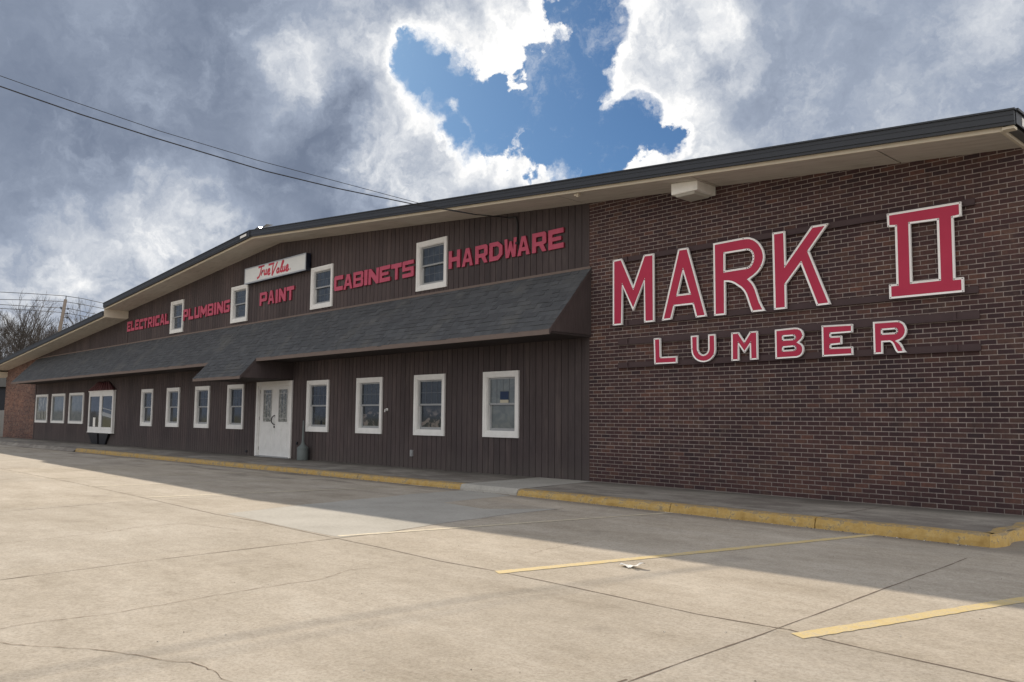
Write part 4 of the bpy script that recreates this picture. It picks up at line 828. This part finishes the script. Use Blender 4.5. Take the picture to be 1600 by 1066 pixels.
for wd, xsx in WORDS.items():
    t = empty('word_sign', (xsx[0], 0, 4.69), LBL[wd], 'sign', 'red words fixed to the upper siding')
    for k, ch in enumerate(wd):
        x0, x1 = xsx[2 * k], xsx[2 * k + 1]; z0 = 4.695 + random.uniform(-.006, .006); h = .405 + random.uniform(-.004, .004)
        tt = .112 if ch != 'I' else .15
        lp = [[(x0 + a, z0 + b) for a, b in q] for q in glyph(ch, x1 - x0, h, min(tt, (x1 - x0) * .34) if ch != 'I' else x1 - x0)]
        rr = random.uniform(-.012, .012); cx_, cz_ = (x0 + x1) / 2, z0 + h / 2
        lp = [[(cx_ + (a - cx_) - (b - cz_) * rr, cz_ + (b - cz_) + (a - cx_) * rr) for a, b in q] for q in lp]
        mb = MB(); mb.extrude(lp, -.034, .010, 0, 1); mb.build('letter', [M_red2, M_red2s], t)

# ------------------------------------------------------------------ white light-box sign
lx0, lx1, lz0, lz1, ly = -14.26, -10.47, 5.43, 5.93, -.18
t = empty('box_sign', (-12.4, 0, lz0), 'long white box sign with red script high on the siding above the word paint', 'sign')
mb = MB(); mb.box(lx0 + .01, lx1, ly + .012, -.03, lz0 + .005, lz1 - .005); mb.box(lx1 - 1.0, lx1 - .8, -.031, .012, lz0 + .1, lz0 + .4); mb.box(lx0 + .8, lx0 + 1, -.031, .012, lz0 + .1, lz0 + .4); mb.box(lx1 - .001, lx1 + .02, -.12, -.07, lz0 + .08, lz0 + .22); mb.build('cabinet', M_signd, t)
mb = MB(); mb.box(lx0 + .035, lx1 - .035, ly + .002, ly + .011, lz0 + .04, lz1 - .035); mb.build('sign_panel', M_sign, t)
mb = MB(); e = .035
mb.box(lx0, lx1, ly - .004, ly + .012, lz1 - e, lz1); mb.box(lx0, lx1, ly - .004, ly + .012, lz0, lz0 + e + .005); mb.box(lx0, lx0 + e, ly - .004, ly + .012, lz0 + e + .005, lz1 - e); mb.box(lx1 - e, lx1, ly - .004, ly + .012, lz0 + e + .005, lz1 - e); mb.build('sign_frame', mat('aluminium_sign_frame', (.42, .44, .46), .4, metallic=.4), t)
mb = MB()
for st in SCRIPT:
    for i in range(len(st) - 1):
        (a, b), (c, d) = st[i], st[i + 1]; dx, dz = c - a, d - b; L = math.hypot(dx, dz) or 1; nx, nz = -dz / L * .034, dx / L * .034; ex, ez = dx / L * .008, dz / L * .008
        y = ly + .0005 - i * .00006
        mb.face([(a + nx - ex, y, b + nz - ez), (a - nx - ex, y, b - nz - ez), (c - nx + ex, y, d - nz + ez), (c + nx + ex, y, d + nz + ez)])
mb.build('script_lettering', mat('red_script_paint', (.50, .04, .07), .5), t)

# ------------------------------------------------------------------ soffit fixtures
fz = soff(2.6) + .0
t = empty('soffit_light', (2.6, -.28, 5.08), 'boxy cream floodlight fixture under the roof soffit above the brick wall', 'light fixture')
fx0, fx1 = 2.32, 2.84
mb = MB(); mb.hexa([(fx0, -.56, 5.075), (fx1, -.56, 5.075), (fx1, -.02, 5.075), (fx0, -.02, 5.075), (fx0, -.56, soff(fx0) - .003), (fx1, -.56, soff(fx1) - .003), (fx1, -.02, soff(fx1) - .003), (fx0, -.02, soff(fx0) - .003)]); mb.build('housing', M_fix, t, bevel=.006)
mb = MB(); mb.hexa([(fx0 + .07, -.50, 5.035), (fx1 - .10, -.50, 5.035), (fx1 - .10, -.1, 5.035), (fx0 + .07, -.1, 5.035), (fx0 + .04, -.54, 5.074), (fx1 - .07, -.54, 5.074), (fx1 - .07, -.06, 5.074), (fx0 + .04, -.06, 5.074)]); mb.build('lens', M_lens, t)
mb = MB(); mb.lathe((0, 0, 0), [(.0, 0), (.011, 0), (.011, .006)], 10); mb.v = [(fx0 + .12 + x, -.561 - z, 5.27 + y) for x, y, z in mb.v]; mb.build('screw', M_black, t)
mb = MB(); x_ = .38; mb.box(x_ - .05, x_ + .05, -.80, -.72, soff(x_) - .045, soff(x_ + .05) - .003); mb.lathe((x_, -.76, soff(x_) - .065), [(.02, 0), (.03, .02)], 10); tag(mb.build('soffit_sensor', M_beige, None, at=(x_, -.76, soff(x_) - .05)), 'small beige sensor box under the soffit near the brick corner', 'sensor')

# ------------------------------------------------------------------ smoking bin, litter, wheel stops
bc = (-10.30, -.19, wz(-10.3))
t = empty('smoking_bin', bc, 'grey-green smokers bin with a tall thin neck standing beside the white door', 'ash bin')
mb = MB(); mb.lathe(bc, [(.148, 0), (.152, .02), (.152, .30), (.145, .31)], 28); mb.build('bucket', M_bin, t)
mb = MB(); mb.lathe(bc, [(.158, .305), (.158, .33), (.135, .362), (.08, .405), (.05, .45), (.034, .52), (.028, .75), (.022, 1.06), (.016, 1.085)], 28); mb.build('neck_lid', M_bin, t)
mb = MB(); random.seed(3)
g = [[None] * 7 for _ in range(5)]
for i in range(5):
    for j in range(7):
        x = 5.72 + j * .037 + random.uniform(-.008, .008) + .01 * i; y = -6.16 + i * .028 + random.uniform(-.008, .008) + .012 * math.sin(j); g[i][j] = (x, y, gz(x) + .008 + .026 * max(0, math.sin(i * 1.1 + j * .8)) * random.uniform(.4, 1) + (.022 if j > 4 else 0))
for i in range(4):
    for j in range(6):
        if (i, j) in ((0, 0), (3, 0), (3, 2), (0, 4)): continue
        mb.face([g[i][j], g[i][j + 1], g[i + 1][j + 1], g[i + 1][j]])
tag(mb.build('paper_litter', M_paper, None, at=(5.83, -6.1, gz(5.8))), 'crumpled white paper lying on the sunlit concrete', 'litter')
random.seed(11)
for k in range(70):     # pebbles, leaves and cigarette ends scattered over the slabs
    pass
mb = MB()
for k in range(420):
    x = random.uniform(-14, 12); y = random.uniform(-11, -2.5); s = random.uniform(.002, .007); z = gz(x) + .001; a = random.uniform(0, 6.28)
    p = [(x + s * math.cos(a + q) * random.uniform(.7, 1.5), y + s * math.sin(a + q) * random.uniform(.6, 1.2)) for q in (0, 1.6, 3.1, 4.7)]
    top = (x, y, z + s * random.uniform(.5, 1))
    for i in range(4): mb.face([(*p[i], z), (*p[(i + 1) % 4], z), top], random.choice((0, 0, 1)))
for k in range(500):
    x = random.uniform(-22, 7.4); y = SY - .03 - abs(random.gauss(0, .05)); s = random.uniform(.003, .011); z = gz(x) + .001; a = random.uniform(0, 6.28)
    p = [(x + s * math.cos(a + q) * random.uniform(.7, 1.6), y + s * math.sin(a + q) * random.uniform(.6, 1.2)) for q in (0, 1.6, 3.1, 4.7)]
    for i in range(4): mb.face([(*p[i], z), (*p[(i + 1) % 4], z), (x, y, z + s * .8)], random.choice((0, 0, 0, 1)))
mb.build('gravel_bits', [mat('dark_debris', (.11, .09, .07), .9), mat('pale_chip', (.6, .57, .5), .9)], None, kind='stuff', label='scattered pebbles and bits of debris on the concrete', cat='debris')
def wheel_stop(x0, x1, y, label):
    mb = MB(); z = gz(x0) - .02; n = 1
    prof = [(y - .085, z), (y - .05, z + .13), (y + .05, z + .13), (y + .085, z)]
    L = x1 - x0
    def seg(a, b, z0): 
        mb.prism_x(a, b, [(y - .085 + (z0 - z) * .27, z0), (y - .05, z + .15), (y + .05, z + .15), (y + .085 - (z0 - z) * .27, z0)])
    ps = [x0, x0 + L * .10, x0 + L * .26, x0 + L * .40, x0 + L * .56, x1]
    for i in range(5): seg(ps[i], ps[i + 1] - .0005, z if i % 2 == 0 else z + .06)
    tag(mb.build('wheel_stop', M_stop, None, at=((x0 + x1) / 2, y, z)), label, 'wheel stop', 'wheel stops at the far end of the lot')
wheel_stop(-36.3, -34.6, -1.25, 'faded yellow concrete wheel stop with two slots below, nearer the building corner')
wheel_stop(-41.6, -39.4, -1.35, 'long low yellow wheel stop at the left edge of the photo')

# ------------------------------------------------------------------ cables
t = empty('service_cable', (-2.28, 0, 5.57), 'two thin black overhead cables sweeping down to the siding from upper left', 'cable')
for k, pts in enumerate(CABLE):
    p0, p1 = Vector(pts[0]), Vector(pts[1]); d = (p0 - p1).normalized(); ext = []
    for i in range(14, 0, -1):
        s = i * 1.6; ext.append(p0 + Vector((d.x, d.y, 0)) * s + Vector((0, 0, d.z * s + .0085 * s * s)))
    mb = MB(); mb.tube(ext + [Vector(p) for p in pts], .0105 if k == 0 else .0055, 6); mb.build('cable', M_wire, t)
# ------------------------------------------------------------------ utility pole beyond the building
t = empty('utility_pole', (-61.95, 7.0, -.1), 'weathered wooden utility pole behind the bare trees at the far left', 'utility pole')
mb = MB(); mb.tube([(-62.0, 6.75, -.3), POLE[0], POLE[1], (POLE[2][0], POLE[2][1] - .02, POLE[2][2])], [.17, .135, .13, .12], 12); mb.build('pole', M_pole, t)
mb = MB(); top = Vector(POLE[2]); mb.tube([top, top + Vector((0, 0, .3))], .035, 6); mb.tube([Vector((-61.86, 7.28, 9.62)), Vector((-61.86, 7.28, 9.8))], .05, 6)
for dy, z in ((.26, 9.66), (.24, 9.3), (.24, 8.95), (.2, 8.4)): mb.tube([(-61.83, 7.5, z), (-61.8, 7.5 + dy, z)], .03, 5); mb.tube([(-61.8, 7.5 + dy, z - .05), (-61.8, 7.5 + dy, z + .08)], .05, 7)
mb.build('insulator', M_wire, t)
for wv in WIRES:
    mb = MB(); P = [Vector(p) for p in wv]; mb.tube(P, .022, 4); mb.build('wire', M_wire, t)

# ------------------------------------------------------------------ bare trees beyond the far end
def bare_tree(x, y, h, seed, label):
    rnd = random.Random(seed); base = gz(x) - .1
    t = empty('bare_tree', (x, y, base), label, 'tree', 'bare winter trees at the far end')
    tr = MB(); cr = MB()
    def grow(p, d, L, r, depth, mbx):
        n = 3; pts = [p]; q = p.copy(); dd = d.copy()
        for i in range(n):
            dd = (dd + Vector((rnd.uniform(-.14, .14), rnd.uniform(-.14, .14), rnd.uniform(-.02, .14)))).normalized(); q = q + dd * (L / n); pts.append(q.copy())
        mbx.tube(pts, [r, r * .88, r * .76, r * .62], 6 if depth < 2 else (4 if depth < 4 else 3), cap=False)
        if depth >= 6: return
        k = 3 if depth < 5 else 4
        for i in range(k):
            f = rnd.uniform(.35, 1.0) if i else 1.0; b = pts[0].lerp(pts[-1], f) if f < 1 else pts[-1]
            ax = dd.cross(Vector((rnd.uniform(-1, 1), rnd.uniform(-1, 1), rnd.uniform(-1, 1)))).normalized(); an = rnd.uniform(.25, .75) * (1 if i else .45)
            nd = (Matrix.Rotation(an, 3, ax) @ dd); nd.z = abs(nd.z) * .8 + .12; nd.normalize()
            grow(b, nd, L * rnd.uniform(.62, .82), max(.010, r * (.62 if i == 0 else .48)), depth + 1, cr)
    grow(Vector((x, y, base)), Vector((rnd.uniform(-.08, .08), rnd.uniform(-.08, .08), 1)).normalized(), h * .345, h * .020, 0, tr)
    tr.build('trunk', M_bark, t); cr.build('crown', M_bark, t)
def at_dir(px_dir, D): return CAM['C'][0] + px_dir[0] * D, CAM['C'][1] + px_dir[1] * D
TREES = [((-.9795, .2015), 74, 9.2, 'bare tree at the left edge of the photo, trunk hidden by the roof end'), ((-.977, .2135), 82, 11.3, 'tallest bare tree, just left of the far roof slope'), ((-.9745, .2245), 92, 10.6, 'bare tree with fine grey twigs second from the tallest'),
 ((-.972, .2350), 80, 10.3, 'bare tree midway between the tallest tree and the pole'), ((-.9695, .2450), 88, 10.6, 'bare tree with a forked crown left of the pole'), ((-.9665, .2565), 96, 10.8, 'bare tree directly behind the wooden pole'), ((-.963, .2690), 92, 11.2, 'bare tree just right of the wooden pole'),
 ((-.958, .2866), 100, 11.4, 'faint bare tree rising over the roof right of the pole'), ((-.9825, .186), 84, 11.0, 'bare tree beyond the left edge of the building')]
TREES += [((-.9757, .2191), 104, 12.6, 'slim bare tree between the tallest tree and the next'), ((-.9712, .2383), 108, 12.4, 'slim bare tree behind the gap left of the forked one'), ((-.9680, .2510), 106, 12.0, 'bare tree just left of the wooden pole'), ((-.9605, .2783), 108, 12.2, 'small bare tree second right of the wooden pole'), ((-.9805, .1965), 100, 12.2, 'bare tree half out of the photo at the left edge')]
for k, (d, D, h, lb) in enumerate(TREES): 
    x, y = at_dir(d, D); bare_tree(x, y, h, 40 + k, lb)

# dark shed, grey fence and yellow post past the building's left end
t = empty('far_shed', (-60, -1.5, -.12), 'dark shed glimpsed past the left end of the building', 'shed')
mb = MB(); mb.box(-66, -60, -2.5, 6, -.2, 3.3); mb.build('wall', mat('dark_shed_wall', (.03, .032, .04), .9), t)
mb = MB(); mb.prism_x(-66.3, -59.7, [(-2.9, 3.3), (6.4, 3.3), (1.7, 4.6)]); mb.build('roof', M_roof, t)
t = empty('board_fence', (-52, 1, -.12), 'grey board fence past the left end of the building', 'fence')
mb = MB()
for k in range(60): mb.box(-52.02, -51.98, -7.5 + k * .2, -7.5 + k * .2 + .19, -.15, 1.55 + random.uniform(-.01, .01))
mb.build('board_panel', mat('grey_fence_boards', (.26, .26, .255), .9), t)
mb = MB()
for k in range(6): mb.box(-51.97, -51.9, -7.4 + k * 2.3, -7.3 + k * 2.3, -.2, 1.6)
mb.build('post', M_pole, t)
mb = MB(); mb.lathe((-47.3, -1.05, -.15), [(.12, 0), (.12, .82), (.09, .88), (.01, .9)], 14); tag(mb.build('bollard', mat('yellow_bollard_paint', (.65, .48, .08), .6), None, at=(-47.3, -1.05, -.15)), 'yellow bollard at the far left edge beside the brick end', 'bollard')
mb = MB(); mb.face([(-900, -600, -.11), (-56, -600, -.11), (-56, 900, -.11), (-900, 900, -.11)]); mb.build('grass_verge', M_grass, None, kind='structure')
